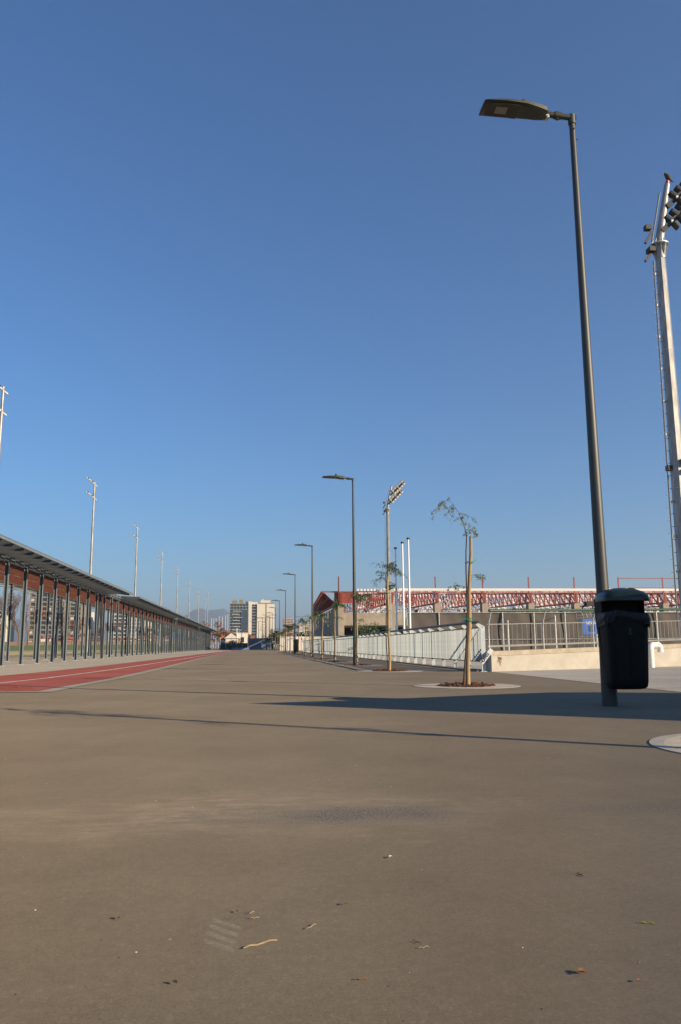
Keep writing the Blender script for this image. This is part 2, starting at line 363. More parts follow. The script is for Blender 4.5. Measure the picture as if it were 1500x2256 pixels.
# ------------------------------------------------------------------ canopies (left)
PY = 38/17.0
def ibeam(h_):
    b = MB(); b.box(-.065, .065, -.06, -.05, 0, h_); b.box(-.065, .065, .05, .06, 0, h_); return b
flange = MB(); flange.box(-.065, .065, -.062, -.05, 0, 3.5); flange.box(-.065, .065, .05, .062, 0, 3.5)
web = MB(); web.box(-.012, .012, -.05, .05, 0, 3.5); web.box(-.09, .09, -.09, .09, 0.004, .02)
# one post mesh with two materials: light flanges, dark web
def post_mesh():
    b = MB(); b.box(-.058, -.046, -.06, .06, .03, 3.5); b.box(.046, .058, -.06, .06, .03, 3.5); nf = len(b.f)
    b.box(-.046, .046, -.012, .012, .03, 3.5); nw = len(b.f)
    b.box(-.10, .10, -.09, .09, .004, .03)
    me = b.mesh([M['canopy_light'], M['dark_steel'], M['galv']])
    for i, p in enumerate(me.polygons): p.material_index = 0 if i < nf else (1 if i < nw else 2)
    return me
PM = post_mesh()
rib = MB(); rib.prism([(-8.22, -.02, 3.68), (-7.06, -.02, 3.54), (-7.06, -.02, 3.70), (-8.22, -.02, 3.78)], (0, .04, 0)); RIB = rib.mesh(M['dark_steel'])
rib = MB(); rib.prism([(-12.5, -.02, 3.66), (-11.1, -.02, 3.56), (-11.1, -.02, 3.76), (-12.5, -.02, 3.74)], (0, .04, 0)); RIBB = rib.mesh(M['dark_steel'])
lou = MB()
lou.prism([(-8.16, .06, 3.73), (-7.07, .06, 3.73), (-7.07, 1.02, 3.64), (-8.16, 1.02, 3.60)], (0, 0, .012))
LOU = lou.mesh(M['canopy_grey'])
def brace(X, yc, par, y0):
    for s in (-1, 1): MB().beam((X, yc-y0, 3.5), (X, yc+s*1.08-y0, .02), .11, .11).build('brace', M['dark_steel'], par)
for c in range(4):
    y0 = 9.4+38*c; yo = 0
    t = thing('canopy', ['nearest section of slatted steel canopy with wooden ceiling over the left walkway', 'second section of the steel canopy, beginning after the first gap in the roof edge', 'third section of the steel canopy along the walkway, with narrow looking posts', 'farthest section of the steel canopy, ending by the green mesh fence'][c], 'canopy', (0, y0, 0), 'sections of the long walkway canopy')
    for k in range(17):
        y = k*PY+.35
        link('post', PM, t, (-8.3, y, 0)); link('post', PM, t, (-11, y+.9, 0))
    cc = (44.3 if c == 1 else y0+34.9)
    if c < 2: pass
    for X, yc in (((-8.3, 44.3), (-11, 46.9)) if c == 0 else ((-11, 55.1), (-8.3, 82.3), (-11, 84.9)) if c == 1 else ((-8.3, y0+34.9), (-11, y0+37))):
        brace(X, yc, t, y0)
    for X, nm in ((-8.3, 'front_beam'), (-11, 'rear_beam')):
        b = MB(); b.box(X-.07, X+.07, 0, 37.99, 3.5, 3.52); b.box(X-.012, X+.012, 0, 37.99, 3.52, 3.70); b.box(X-.07, X+.07, 0, 37.99, 3.70, 3.72)
        b.build(nm, M['canopy_light'], t)
    b = MB(); b.box(-8.21, -8.18, .05, 37.9, 3.60, 3.64); b.box(-8.21, -8.18, .05, 37.9, 3.72, 3.77)
    for k in range(34): b.box(-8.225, -8.165, k*PY/2+.3, k*PY/2+.42, 3.58, 3.78)
    b.build('guide_rail', M['canopy_light'], t)
    o0 = 3.0 if c else 0
    b = MB(); b.box(-7.05, -7.0, o0, 38, 3.63, 3.715); b.box(-7.07, -6.99, o0, 38, 3.715, 3.73); b.build('front_fascia', M['canopy_light'], t)
    b = MB(); b.box(-12.55, -12.5, o0, 38, 3.64, 3.74); b.build('rear_fascia', M['canopy_light'], t)
    k = 0; y = o0
    while y < 37.9:
        link('rib', RIB, t, (0, y+.02, 0)); link('rib', RIBB, t, (0, y+.02, 0)); 
        if y < 36.8: link('louvre_panel', LOU, t, (0, y, 0))
        y += PY/2
    b = MB(); y = 0.0
    while y < 37.9:
        for X0, X1 in ((-10.92, -9.68), (-9.66, -8.40)):
            dz = R.uniform(-.006, .006)
            b.box(X0+R.uniform(0, .015), X1-R.uniform(0, .015), y, y+.02, 3.50+dz, 3.532+dz)
        y += .25+R.uniform(-.01, .01)
    stuff(b.build('ceiling_board', M['wood'], t))
    b = MB(); y = o0+.05
    while y < 37.8: b.box(-12.48, -11.09, y, y+.012, 3.65, 3.69); y += .30
    stuff(b.build('rear_slat', M['canopy_grey'], t))

# ------------------------------------------------------------------ street lamps
def make_lamp(detail=True):
    t = thing('street_lamp', 'x', 'street lamp', (0,0,0), 'street lamps in a row on the right of the path')
    b = MB(); b.tube([(0,0,.0), (0,0,.35), (0,0,1.2), (0,0,6.38)], [.078, .074, .061, .031], 20)
    b.build('pole', M['pole'], t, smooth=40)
    b = MB(); b.tube([(.045,0,6.36), (-.30,0,6.385)], .033, 12); b.tube([(-.17,0,6.33), (-.17,0,6.345), (-.17,0,6.40)], .02, 8); b.tube([(-.13,0,6.374),(-.20,0,6.38)], .043, 12)
    b.build('arm', M['lampbody'], t, smooth=40)
    b = MB(); b.tube([(0,0,6.28),(0,0,6.39)], .042, 12); b.tube([(.0,-.035,6.2),(.0,-.055,6.2)], .008, 6); b.tube([(.03,0,6.1),(.055,0,6.1)], .008, 6)
    b.build('collar', M['pole'], t, smooth=40)
    # head: loft along -x
    rings = []
    for x, hw, zt, zb, ch in ((-.27, .045, 6.425, 6.36, .012), (-.31, .085, 6.445, 6.35, .02), (-.40, .105, 6.465, 6.36, .025), (-.55, .130, 6.472, 6.386, .02), (-.78, .142, 6.462, 6.404, .012), (-.98, .138, 6.445, 6.407, .01), (-1.03, .135, 6.432, 6.408, .008)):
        rings.append([(x, -hw, zt-ch-.012), (x, -hw, zb+ch), (x, -hw+.03, zb), (x, hw-.03, zb), (x, hw, zb+ch), (x, hw, zt-ch-.012), (x, hw*.55, zt), (x, -hw*.55, zt)])
    MB().loft(rings).build('head', M['lampbody'], t, smooth=28)
    MB().prism([(-.62, -.112, 6.390), (-.80, -.112, 6.402), (-.97, -.108, 6.406), (-.97, .108, 6.406), (-.80, .112, 6.402), (-.62, .112, 6.390)], (0, 0, -.004)).build('lens', M['lens'], t)
    MB().prism([(-.75, -.055, 6.394), (-.88, -.055, 6.399), (-.88, .055, 6.399), (-.75, .055, 6.394)], (0, 0, -.003)).build('led_board', M['led'], t)
    b = MB(); b.tube([(-.55,0,6.465),(-.55,0,6.53)], [.035,.032], 12); b.tube([(-.55,0,6.53),(-.55,0,6.545)], [.032,.015], 12); b.build('sensor', M['black'], t, smooth=40)
    b = MB(); b.box(-.30, -.27, -.03, .03, 6.33, 6.36); b.box(-.315, -.285, .03, .045, 6.34, 6.41); b.box(-.315, -.285, -.045, -.03, 6.34, 6.41); b.build('clamp', M['galv'], t)
    return t
l0 = make_lamp(); l0.scale.z = 1.010; l0.rotation_euler.y = -.003; l0.location = (3.5, 7.6, 0); l0['label'] = 'nearest street lamp, with the dark litter bin strapped to its pole'
for k in range(1, 16):
    d = dup(l0, (3.25, 7.6+17.8*k, 0), '%s street lamp of the row beside the path, slender dark grey pole' % ORD[k]); d.scale = (.96, .96, .956)
# distant double-armed lamps outside the gate
def make_twin():
    t = thing('street_lamp', 'x', 'street lamp', (0,0,0), 'far double armed street lamps')
    MB().tube([(0,0,0), (0,0,8)], [.09, .06], 8).build('pole', M['pole'], t)
    MB().beam((-1.6,0,8), (1.6,0,8), .1, .08).build('arm', M['pole'], t)
    for s in (-1, 1): MB().box(s*1.9-.35, s*1.9+.35, -.15, .15, 7.97, 8.07).build('head', M['lampbody'], t)
    return t
tw = make_twin(); tws = [(616, 1386, 230), (579, 1360, 200), (586, 1362, 172), (571, 1369, 215), (668, 1359, 250), (595, 1355, 240)]
for i, (px, py, Y) in enumerate(tws):
    p = at(px, py, Y); o = tw if i == 0 else dup(tw)
    o.location = (p.x, Y, 0); o.scale = (1, 1, p.z/8)
    o['label'] = ['far double-armed street lamp just right of the cream tower', 'thin far street lamp before the middle of the cream tower', 'thin far street lamp by the brown band of the cream tower', 'shortest far street lamp before the left of the cream tower', 'thin far T-shaped street lamp above the white walls left of the stadium', 'far street lamp over the right edge of the cream tower'][i]

# ------------------------------------------------------------------ litter bins
def rrect(w_, d_, z, r, y0=0, n=5):
    out = []
    for cx, cy, a0 in ((w_/2-r, d_/2-r, 0), (-w_/2+r, d_/2-r, 90), (-w_/2+r, -d_/2+r, 180), (w_/2-r, -d_/2+r, 270)):
        for k in range(n):
            a = math.radians(a0+90*k/(n-1)); out.append((cx+r*math.cos(a), y0+cy+r*math.sin(a), z))
    return out
def make_bin(bag):
    t = thing('litter_bin', 'x', 'litter bin', (0,0,0), 'dark green litter bins on the lamp poles')
    b = MB()
    b.loft([rrect(w_, d_, z, r, 0) for w_, d_, z, r in ((.23, .15, .176, .06), (.305, .215, .183, .07), (.338, .25, .20, .07), (.352, .268, .24, .07), (.375, .295, .5, .07), (.398, .32, .78, .075), (.405, .33, .865, .075), (.415, .34, .87, .075), (.415, .34, .89, .075), (.39, .315, .89, .07), (.38, .305, .80, .07))])
    b.build('body', M['binplastic'], t, smooth=40)
    b = MB()  # raised front panel
    pts = []
    for z, hw in ((.26, .135), (.70, .15), (.76, .12), (.79, .05)):
        pts.append((z, hw))
    def fy(z): return -(.27+(z-.25)/.53*.05)/2
    rows_ = [[(-hw, fy(z)-.001, z), (-hw+.012, fy(z)-.011, z), (hw-.012, fy(z)-.011, z), (hw, fy(z)-.001, z)] for z, hw in pts]
    vs = [p for r in rows_ for p in r]; b.add(vs, [(j*4+i, j*4+i+1, (j+1)*4+i+1, (j+1)*4+i) for j in range(3) for i in range(3)])
    b.beam((0, fy(.28)-.012, .28), (0, fy(.66)-.012, .66), .018, .01)
    b.build('front_panel', M['binplastic'], t)
    b = MB()  # back plate that runs up to the lid
    b.loft([[(-w_, .15+o, z), (w_, .15+o, z), (w_, .20+o, z), (-w_, .20+o, z)] for w_, z, o in ((.11, .19, -.045), (.16, .22, -.035), (.18, .5, -.02), (.205, .9, 0), (.205, 1.04, 0))])
    b.build('back_plate', M['binback'], t)
    b = MB(); b.box(-.21, -.192, -.02, .17, .88, 1.03); b.box(.192, .21, -.02, .17, .88, 1.03); b.build('side_cheek', M['binplastic'], t)
    MB().box(-.188, .188, .05, .148, .84, 1.02).build('dark_recess_box', M['bindark'], t)  # near-black box stands in for the dark of the opening
    b = MB(); b.loft([rrect(w_, d_, z, r, y) for w_, d_, z, r, y in ((.415, .38, 1.012, .085, .0), (.435, .405, 1.005, .09, -.01), (.44, .41, 1.02, .09, -.01), (.425, .395, 1.055, .09, -.005), (.38, .36, 1.09, .09, .01), (.27, .27, 1.122, .09, .03), (.12, .14, 1.137, .05, .05))])
    b.build('lid', M['binlid'], t, smooth=35)
    b = MB(); b.prism([(.01, -.125, 1.103), (.12, -.125, 1.100), (.11, -.05, 1.131), (.02, -.05, 1.134)], (0, 0, .004)); b.build('sticker', M['sticker'], t)
    b = MB(); b.prism([(.045, -.115, 1.111), (.10, -.115, 1.110), (.095, -.065, 1.131), (.05, -.065, 1.132)], (0, 0, .003)); b.build('ashtray_slot', M['bindark'], t)
    for z in (.45, .85): MB().tube([(-.08, .19, z), (-.08, .33, z), (.03, .35, z), (.08, .30, z), (.08, .19, z)], .008, 6).build('pole_strap', M['galv'], t)
    # small embossed roundel on the front
    b = MB()
    for zc in (.735, .70):
        b.tube([(.012*math.cos(a*math.pi/4), fy(.72)-.013, zc+.014*math.sin(a*math.pi/4)) for a in range(9)], .0035, 5)
    b.build('embossed_mark', M['pole'], t)
    return t
b0 = make_bin(True); b0.location = (3.55, 7.31, 0); b0.rotation_euler.z = -.10
b0['label'] = 'near dark green litter bin with a bin bag over its rim, under the nearest lamp'
BINX = b0
for i, (k, lab) in enumerate(((3, 'dark green litter bin on the fourth nearest lamp pole'), (7, 'small far litter bin on a lamp pole near the gate'), (10, 'farthest litter bin in the lamp row'))):
    dup(b0, (3.30, 7.6+17.8*k-.3, 0), lab)
# bag only on the near bin
b = MB(); rng = random.Random(3)
base = rrect(.425, .35, 0, .085, 0, 14); n = len(base); NR = 12
rows_ = []
for j in range(NR+1):
    r_ = []
    for i, (x, y, _) in enumerate(base):
        ang = math.atan2(y, x); a = i/n*2*math.pi; f = j/NR
        tx_ = max(-1, min(1, x/.2)); fr = max(0, min(1, -y/.12))
        length = .04+.095*max(0, tx_)**1.6+.16*max(0, -tx_-.35)**1.1+.012*math.sin(9*a+1)+.008*math.sin(23*a)
        top_ = .905+.025*fr*(1-abs(tx_+.3))-.01*max(0, tx_)
        fold = .020*math.sin(13*a+2.2*f)*f+.012*math.sin(31*a-1.3*f*3)*f+.03*math.sin(f*3.0)+.012*math.sin(7*a+9*f)
        o = 1.0+fold+rng.uniform(-.008, .008)
        z = top_-length*f+.006*math.sin(17*a+5*f)
        if j == 0: o = .93; z = top_-.03
        r_.append((x*o, y*o, z+rng.uniform(-.0025, .0025)))
    rows_.append(r_)
b.loft(rows_[::-1], cap=False); o = b.build('bin_bag', M['bag'], None, b0.location, smooth=50); o.rotation_euler.z = -.10
tag(o, 'crumpled black plastic bin bag folded over the near bin rim', 'bin bag')

# ------------------------------------------------------------------ tree grates, mulch, saplings
def ring(b, r0, r1, z0, z1, n=48, a0=0, a1=2*math.pi):
    for k in range(n):
        p, q = a0+(a1-a0)*k/n, a0+(a1-a0)*(k+1)/n
        c = [(r*math.cos(a), r*math.sin(a)) for r, a in ((r0, p), (r1, p), (r1, q), (r0, q))]
        b.add([(x, y, z0) for x, y in c]+[(x, y, z1) for x, y in c], [(4,5,6,7), (0,1,5,4), (2,3,7,6), (1,2,6,5), (3,0,4,7)])
def make_grate(fine):
    t = thing('tree_grate', 'x', 'tree grate', (0,0,0), 'round tree grates set into the path')
    b = MB(); n = 40; b.add([(.74*math.cos(k*2*math.pi/n), .74*math.sin(k*2*math.pi/n), .0025) for k in range(n)], [tuple(range(n))]); b.build('soil_bed', M['pit'], t)
    b = MB(); ring(b, .71, .79, .001, .006, 56 if fine else 32); b.build('rim', M['grate'], t)
    b = MB(); ring(b, .40, .43, .003, .0065, 32); b.build('inner_rim', M['grate'], t)
    if fine:
        bar = None
        y = -.69
        while y < .70:
            xo = math.sqrt(.71**2-y*y); segs = [(-xo, xo)] if abs(y) > .42 else [(-xo, -math.sqrt(.42**2-y*y)), (math.sqrt(.42**2-y*y), xo)]
            for x0, x1 in segs:
                if x1-x0 > .03: MB().box(x0, x1, y-.0075, y+.0075, .003, .0058).build('bar', M['grate'], t)
            y += .0285
    else:
        b = MB(); ring(b, .43, .71, .003, .0058, 32); b.build('grate_plate', M['grate'], t)
    return t
gf = make_grate(True); gc = make_grate(False)
def mulch(loc, n, rad, label):
    b = MB(); rr = random.Random(int(loc[1]*10))
    for i in range(n):
        a = rr.uniform(0, 6.28); r = rad*math.sqrt(rr.random()); x, y = r*math.cos(a), r*math.sin(a); z = .008+.035*(1-r/rad)+rr.uniform(0, .015)
        d = Vector((rr.uniform(-1, 1), rr.uniform(-1, 1), rr.uniform(-.35, .35))).normalized()*rr.uniform(.015, .04)
        b.beam((x-d.x, y-d.y, z-d.z), (x+d.x, y+d.y, z+d.z), rr.uniform(.012, .028), .007)
    stuff(b.build('bark_mulch', M['mulch'], None, loc), label, 'mulch')

def branch_leaves(b, lb, p, d, ln, rr, depth, droop=.5, leaf=.02, r0=.006, dens=1.0):
    pts = [Vector(p)]; d = Vector(d).normalized(); seg = 6
    for i in range(seg):
        d = (d + Vector((rr.uniform(-.18, .18), rr.uniform(-.18, .18), -droop*.16+rr.uniform(-.1, .1)))).normalized()
        pts.append(pts[-1]+d*ln/seg)
    b.tube(pts, [r0*(1-.8*i/seg) for i in range(seg+1)], 4)
    if depth > 0:
        for i in range(1, seg+1):
            if rr.random() < .8:
                dd = Vector((rr.uniform(-1, 1), rr.uniform(-1, 1), rr.uniform(-.6, .5)))
                branch_leaves(b, lb, pts[i], dd, ln*rr.uniform(.3, .55), rr, depth-1, droop*1.4, leaf, r0*.5, dens)
    else:
        for i in range(1, seg+1):
            for k in range(int(3*dens+rr.random())):
                c = pts[i]+Vector((rr.uniform(-1, 1), rr.uniform(-1, 1), rr.uniform(-1.3, .4)))*leaf*1.3
                u = Vector((rr.uniform(-1, 1), rr.uniform(-1, 1), rr.uniform(-1.4, 0))).normalized()*leaf*rr.uniform(.7, 1.3)
                v = u.cross(Vector((rr.uniform(-1, 1), rr.uniform(-1, 1), rr.uniform(-1, 1)))).normalized()*leaf*.32
                lb.quad(c-u, c+v, c+u, c-v)
def sapling(x, y, seed, label, hs=2.25, lean=.05, topdir=(-1, 0, .9), dens=1.0, toplen=.6, near=False, side=None, spindly=False, sag=-.13):
    rr = random.Random(seed)
    t = thing('sapling', label, 'sapling', (x, y, 0), 'staked young trees beside the path')
    b = MB(); pts = []
    for i in range(9): pts.append((lean*i/8+.008*math.sin(i*1.7+seed), .006*math.cos(i*1.3), .02+(hs-.02)*i/8))
    b.tube(pts, [(.034-.0015*i+.0015*math.sin(i*2.2))*(1 if near else .8) for i in range(9)], 10); b.build('stake', M['stake'], t, smooth=50)
    b = MB(); lb = MB(); ox = -.05
    tp = [(ox-.015*math.sin(i*.9+seed), -.02, .015+(hs)*i/8) for i in range(9)]
    tp = [(ox+lean*i/8-.02*math.sin(i*.8+seed), -.015, z) for i, (_, _, z) in enumerate(tp)]
    b.tube(tp, [.015-.0008*i for i in range(9)], 6)
    p = Vector(tp[-1])
    d = Vector(topdir).normalized(); q = [p]
    for i in range(7):
        d = (d+Vector((rr.uniform(-.1, .1)-.05*(1 if topdir[0] < 0 else -1), rr.uniform(-.1, .1), sag))).normalized(); q.append(q[-1]+d*toplen/7)
    b.tube(q, [.008-.001*i for i in range(8)], 5)
    for i in range(1, 8):
        for s in range(1 if spindly else 2):
            dd = Vector((rr.uniform(-1, 1), rr.uniform(-1, 1), rr.uniform(-.3, .6)))
            branch_leaves(b, lb, q[i], dd, rr.uniform(.22, .42) if i < 7 else .2, rr, 1 if not near else 1, .9, .018 if near else .028, .004, dens)
    for z0, dx in (side or [(rr.uniform(1.2, 1.9), .5), (rr.uniform(.5, 1.3), -.4)]):
        pp = Vector((ox+lean*z0/hs+(.06 if dx > 0 else -.02), -.02, z0))
        branch_leaves(b, lb, pp, (dx, rr.uniform(-.3, .3), .25), .22, rr, 1, 1.0, .021 if near else .028, .004, dens*.7)
    b.build('trunk', M['bark'], t, smooth=60); lb.build('foliage', M['leaf'] if rr.random() < .7 else M['leaf_y'], t)
    for z0 in ((hs*.82, hs*.43) if y < 32 else ()):
        k = z0/hs; cx = lean*k-.02; cz = z0
        tie = MB(); tie.tube([(cx+.062*math.cos(a*math.pi/5), -.01+.048*math.sin(a*math.pi/5), cz+.012*math.sin(a*1.1)) for a in range(11)], .005, 5)
        tie.tube([(cx+.05, -.04, cz), (cx+.10, -.05, cz+.04), (cx+.16*(1 if z0 > hs*.6 else -1), -.03, cz+(.07 if z0 > hs*.6 else .02))], .004, 4)
        tie.build('tie', M['tie'], t)
    return t
TY = [(3.10, 3.98, 2.0), (3.12, 11.45, 2.22), (3.20, 18.6, 2.24), (3.17, 24.3, 2.0), (3.1, 29.8, 2.05), (3.12, 35.8, 1.95), (3.1, 42.0, 2.0), (3.12, 47.2, 1.9), (3.15, 54.6, 1.9), (3.1, 60.2, 1.9), (3.1, 66, 2), (3.12, 72, 1.9), (3.1, 79, 2), (3.12, 85, 1.9), (3.1, 92, 2), (3.1, 99, 2), (3.1, 107, 2)]
for i, (x, y, hs) in enumerate(TY):
    lab = {0: 'staked sapling in the pale grate off the right edge', 1: 'staked sapling with a drooping bare top, in the near round grate', 2: 'staked sapling whose stake stands before the galvanised floodlight mast', 3: 'staked sapling hard behind the second nearest lamp pole'}.get(i, '%s staked sapling of the row along the slatted barrier' % ORD[i])
    if i == 0: sapling(x, y, 5, lab, 1.95, .03, (-.3, .2, 1), .8, .5, True, [(1.5, -.4), (1.15, .4), (.8, -.4)])
    elif i == 1: sapling(x, y, 21, lab, hs, .12, (-.10, 0, 1.2), .95, .60, True, [(1.62, .5), (1.45, -.5)], True, -.06)
    elif i == 2: sapling(x, y, 12, lab, hs, -.02, (.1, .1, .7), 1.0, .38, True, [(2.2, -.6), (2.0, .6), (2.1, .5), (1.9, -.5)])
    else: sapling(x, y, 30+i, lab, hs, R.uniform(-.08, .08), (R.uniform(-.8, .8), 0, 1.15), .75 if i < 8 else .9, R.uniform(.3, .45), False)
    if i < 9:
        loc = (x+(.03), y+(.42 if i == 0 else .2), 0)
        o = gf if i == 0 else gc if i == 2 else dup(gf if i == 1 else gc)
        o.location = loc; o['label'] = ('round slotted pale grate at the right edge of the picture', 'round slotted grate around the sapling with the drooping top', 'round grate under the sapling in front of the floodlight mast')[i] if i < 3 else '%s round grate of the sapling row' % ORD[i]
        mulch((loc[0], loc[1]-.03, 0), 260 if i < 3 else 90, .42, 'brown bark chips heaped around the %s sapling' % ORD[i])
for i in range(9, len(TY)): pass
# strip standing in for the barrier handrail's shadow edge; mesh never built
b = MB(); b.box(2.02, 2.06, 18.2, 100, .002, .006); 

# ------------------------------------------------------------------ slatted galvanised barrier
FX, FY0, FY1 = 5.22, 17.75, 82.0
t = thing('barrier_fence', 'long galvanised slatted barrier with a dark handrail, right of the path', 'fence', (FX, FY0, 0))
fin = MB(); fin.box(-.028, .028, -.004, .004, .235, 1.0); FIN = fin.mesh(M['galv_fin'])
nf = int((FY1-FY0)/.115); rest = MB()
for k in range(nf):
    y = k*.115+.05
    if k < 300: link('slat', FIN, t, (0, y, 0))
    else: rest.box(-.028, .028, y-.004, y+.004, .235, 1.0)
stuff(rest.build('slat', M['galv_fin'], t))
pl = MB(); pl.prism([(-.04, 0, 0), (-.04, 0, .95), (-.15, 0, 1.06), (-.10, 0, 1.10), (.06, 0, 1.02), (.06, 0, 0)], (0, .012, 0))
pl.box(-.075, .075, -.06, .07, 0.001, .014); PL = pl.mesh(M['galv_fin'])
y = .0
while y < FY1-FY0: link('post', PL, t, (0.0, y, 0)); y += 1.28
MB().tube([(-.14, -.15, 1.115), (-.14, FY1-FY0, 1.115)], .032, 12).build('handrail', M['handrail'], t, smooth=40)
b = MB(); b.box(-.02, .035, 0, FY1-FY0, 1.0, 1.012); b.build('top_rail', M['handrail'], t)
b = MB(); b.box(-.04, .04, 0, FY1-FY0, .215, .235); b.build('bottom_rail', M['handrail'], t)
struct(MB().box(5.08, 5.40, 17.8, 82, .0, .03).build('barrier_plinth', M['kerb']))

# ------------------------------------------------------------------ low cream wall with railings
A = Vector((5.37, 17.62, 0)); Bv = Vector((20.5, 24.1, 0)); dv = (Bv-A).normalized(); nv = Vector((-dv.y, dv.x, 0)); LW = (Bv-A).length
def zl(s_): return s_/6.6*.14
t = thing('low_wall', 'low cream wall with a concrete cap, behind the litter bin', 'wall', A)
def slab(x0, x1, off0, off1, z0, z1, nm, m, n=14):
    b = MB(); rings = []
    for k in range(n+1):
        s_ = x0+(x1-x0)*k/n; p = dv*s_
        rings.append([p+nv*off0+Vector((0,0,z0(s_))), p+nv*off1+Vector((0,0,z0(s_))), p+nv*off1+Vector((0,0,z1(s_))), p+nv*off0+Vector((0,0,z1(s_)))])
    b.loft(rings); return b.build(nm, m, t)
slab(0, LW, 0, .24, lambda s_: -.05, lambda s_: .35+zl(s_), 'wall_body', M['whitewall'])
slab(-.02, LW, -.015, .26, lambda s_: .352+zl(s_), lambda s_: .455+zl(s_), 'cap', M['cap'])
def wp(s_, off, z): return A+dv*s_+nv*off+Vector((0, 0, z))
b = MB(); rr = random.Random(9)
for k in range(70):
    s_, z = .22+abs(rr.gauss(0, .03))*rr.choice((-1, 1))+.02, .32-abs(rr.gauss(0, .075)); r_ = rr.uniform(.005, .016)
    if z > .13: b.quad(*[dv*(s_+r_*cx)+nv*(-.003)+Vector((0, 0, z+r_*cz*1.4)) for cx, cz in ((-1, -1), (1, -.8), (.9, 1), (-.8, .9))])
b.build('brown_stain', M['stain'], t)
# graffiti letters on a sloping pale plate at the wall's end
tx = bpy.data.curves.new('text', 'FONT'); tx.body = 'ORII'; tx.size = .13; tx.extrude = .002; tx.align_x = 'LEFT'; tx.offset = .004
ob = bpy.data.objects.new('tmp', tx); COL.objects.link(ob); dg = bpy.context.evaluated_depsgraph_get()
TM = bpy.data.meshes.new_from_object(ob.evaluated_get(dg)); COL.objects.unlink(ob); bpy.data.objects.remove(ob)
TM.materials.clear(); TM.materials.append(M['black'])
br = thing('sloping_plate', 'small sloping grey plate with black letters leaning at the low wall end', 'plate', (5.20, 17.50, 0))
MB().beam((-.10, 0, .20), (.16, .03, .50), .10, .02, (0, 1, 0)).build('plate', M['galv_fin'], br)
lt = link('lettering', TM, br, (-.07, -.035, .20)); lt.rotation_euler = (math.radians(90), math.radians(-52), 0)
# railing
t = thing('railing', 'galvanised railing on the low cream wall with a green top rail above it', 'railing', A)
def strip(nm, off, z, r, m, box=None):
    P0, P1 = dv*.0+nv*off+Vector((0,0,z)), dv*LW+nv*off+Vector((0,0,z+zl(LW)))
    b = MB()
    if box: b.beam(P0, P1, box[0], box[1])
    else: b.tube([P0, P1], r, 10)
    return b.build(nm, m, t, smooth=None if box else 40)
strip('green_top_rail', .02, 1.37, .032, M['greenrail'])
strip('mid_rail', .12, 1.065, 0, M['railgalv'], (.02, .02))
strip('bottom_rail', .12, .565, 0, M['railgalv'], (.02, .042))
bal = MB(); bal.box(-.007, .007, -.007, .007, .59, 1.06); BAL = bal.mesh(M['railgalv']); s_ = .15
while s_ < LW:
    p = dv*s_+nv*.12; link('baluster', BAL, t, (p.x, p.y, zl(s_))); s_ += .152
pm = MB(); pm.tube([(.0, .12, .45), (.0, .12, 1.0), (-.0, .10, 1.12), (0, .05, 1.25), (0, .02, 1.35)], .018, 8); PMM = pm.mesh(M['galv'], 40)
for s_ in [.05+1.68*k for k in range(9)]:
    p = dv*s_; o = link('post', PMM, t, (p.x, p.y, zl(s_))); o.rotation_euler.z = math.atan2(dv.y, dv.x)
# pvc pipe
p = G(1434, 1471); px_, py_ = p.x, p.y
t = thing('drain_pipe', 'white plastic drain pipe bent over the low cream wall', 'pipe', (px_, py_-.02, 0))
L_ = .30
def arc(cx, cz, a0, a1, r=.10, n=7): return [dv*(cx+r*math.cos(math.radians(a0+(a1-a0)*k/n)))+Vector((0,0,cz+r*math.sin(math.radians(a0+(a1-a0)*k/n)))) for k in range(n+1)]
pth = [Vector((0,0,.0)), Vector((0,0,.20)), Vector((0, 0, .44))]+arc(.10, .47, 180, 90)+arc(.27, .47, 90, 0)+[dv*.37+Vector((0,0,.40))]
MB().tube(pth, .075, 16).build('pipe', M['pvc'], t, smooth=50)
b = MB(); b.tube([(0,0,.43),(0,0,.455)], .082, 16); b.tube([dv*.115+Vector((0,0,.57)), dv*.135+Vector((0,0,.57))], .082, 16); b.tube([dv*.235+Vector((0,0,.57)), dv*.255+Vector((0,0,.57))], .082, 16); b.tube([dv*.37+Vector((0,0,.385)), dv*.37+Vector((0,0,.41))], .082, 16)
b.build('coupling', M['pvc'], t, smooth=50)

# ------------------------------------------------------------------ shade cloth fence, posts, sign, scaffold
MY = 58.0
t = thing('shade_fence', 'tall steel fence covered with dark brown grey shade cloth, before the stadium', 'fence', (11.3, MY, 0))
b = MB(); nx, nz = 150, 10; W_ = 36
vs = []
for j in range(nz+1):
    for i in range(nx+1):
        x = W_*i/nx; z = 3.0*j/nz; vs.append((x, .05*math.sin(x*2.1)+.03*math.sin(x*5+z*2)+.05*math.sin(z*2+x*.7), z-.015*abs(math.sin(x*1.28)) if j == nz else z))
b.add(vs, [(j*(nx+1)+i, j*(nx+1)+i+1, (j+1)*(nx+1)+i+1, (j+1)*(nx+1)+i) for j in range(nz) for i in range(nx)])
b.build('shade_cloth', M['mesh'], t, smooth=60)
pm = MB().box(-.035, .035, -.14, -.07, 0, 3.02).mesh(M['galv'])
for k in range(15): link('post', pm, t, (2.35+2.44*(k-1)+.1, -.03, 0))
for z in (1.0, 3.0): MB().tube([(0, -.09, z), (W_, -.09, z)], .02, 6).build('rail', M['galv'], t)
b = MB()
for k in range(5): b.quad((-.6+.13*k, -.3, .4), (-.5+.13*k, -.28, .4), (.08+.03*k, -.1, 2.95), (.02+.03*k, -.1, 2.95))
b.build('folded_cloth', M['mesh'], t)
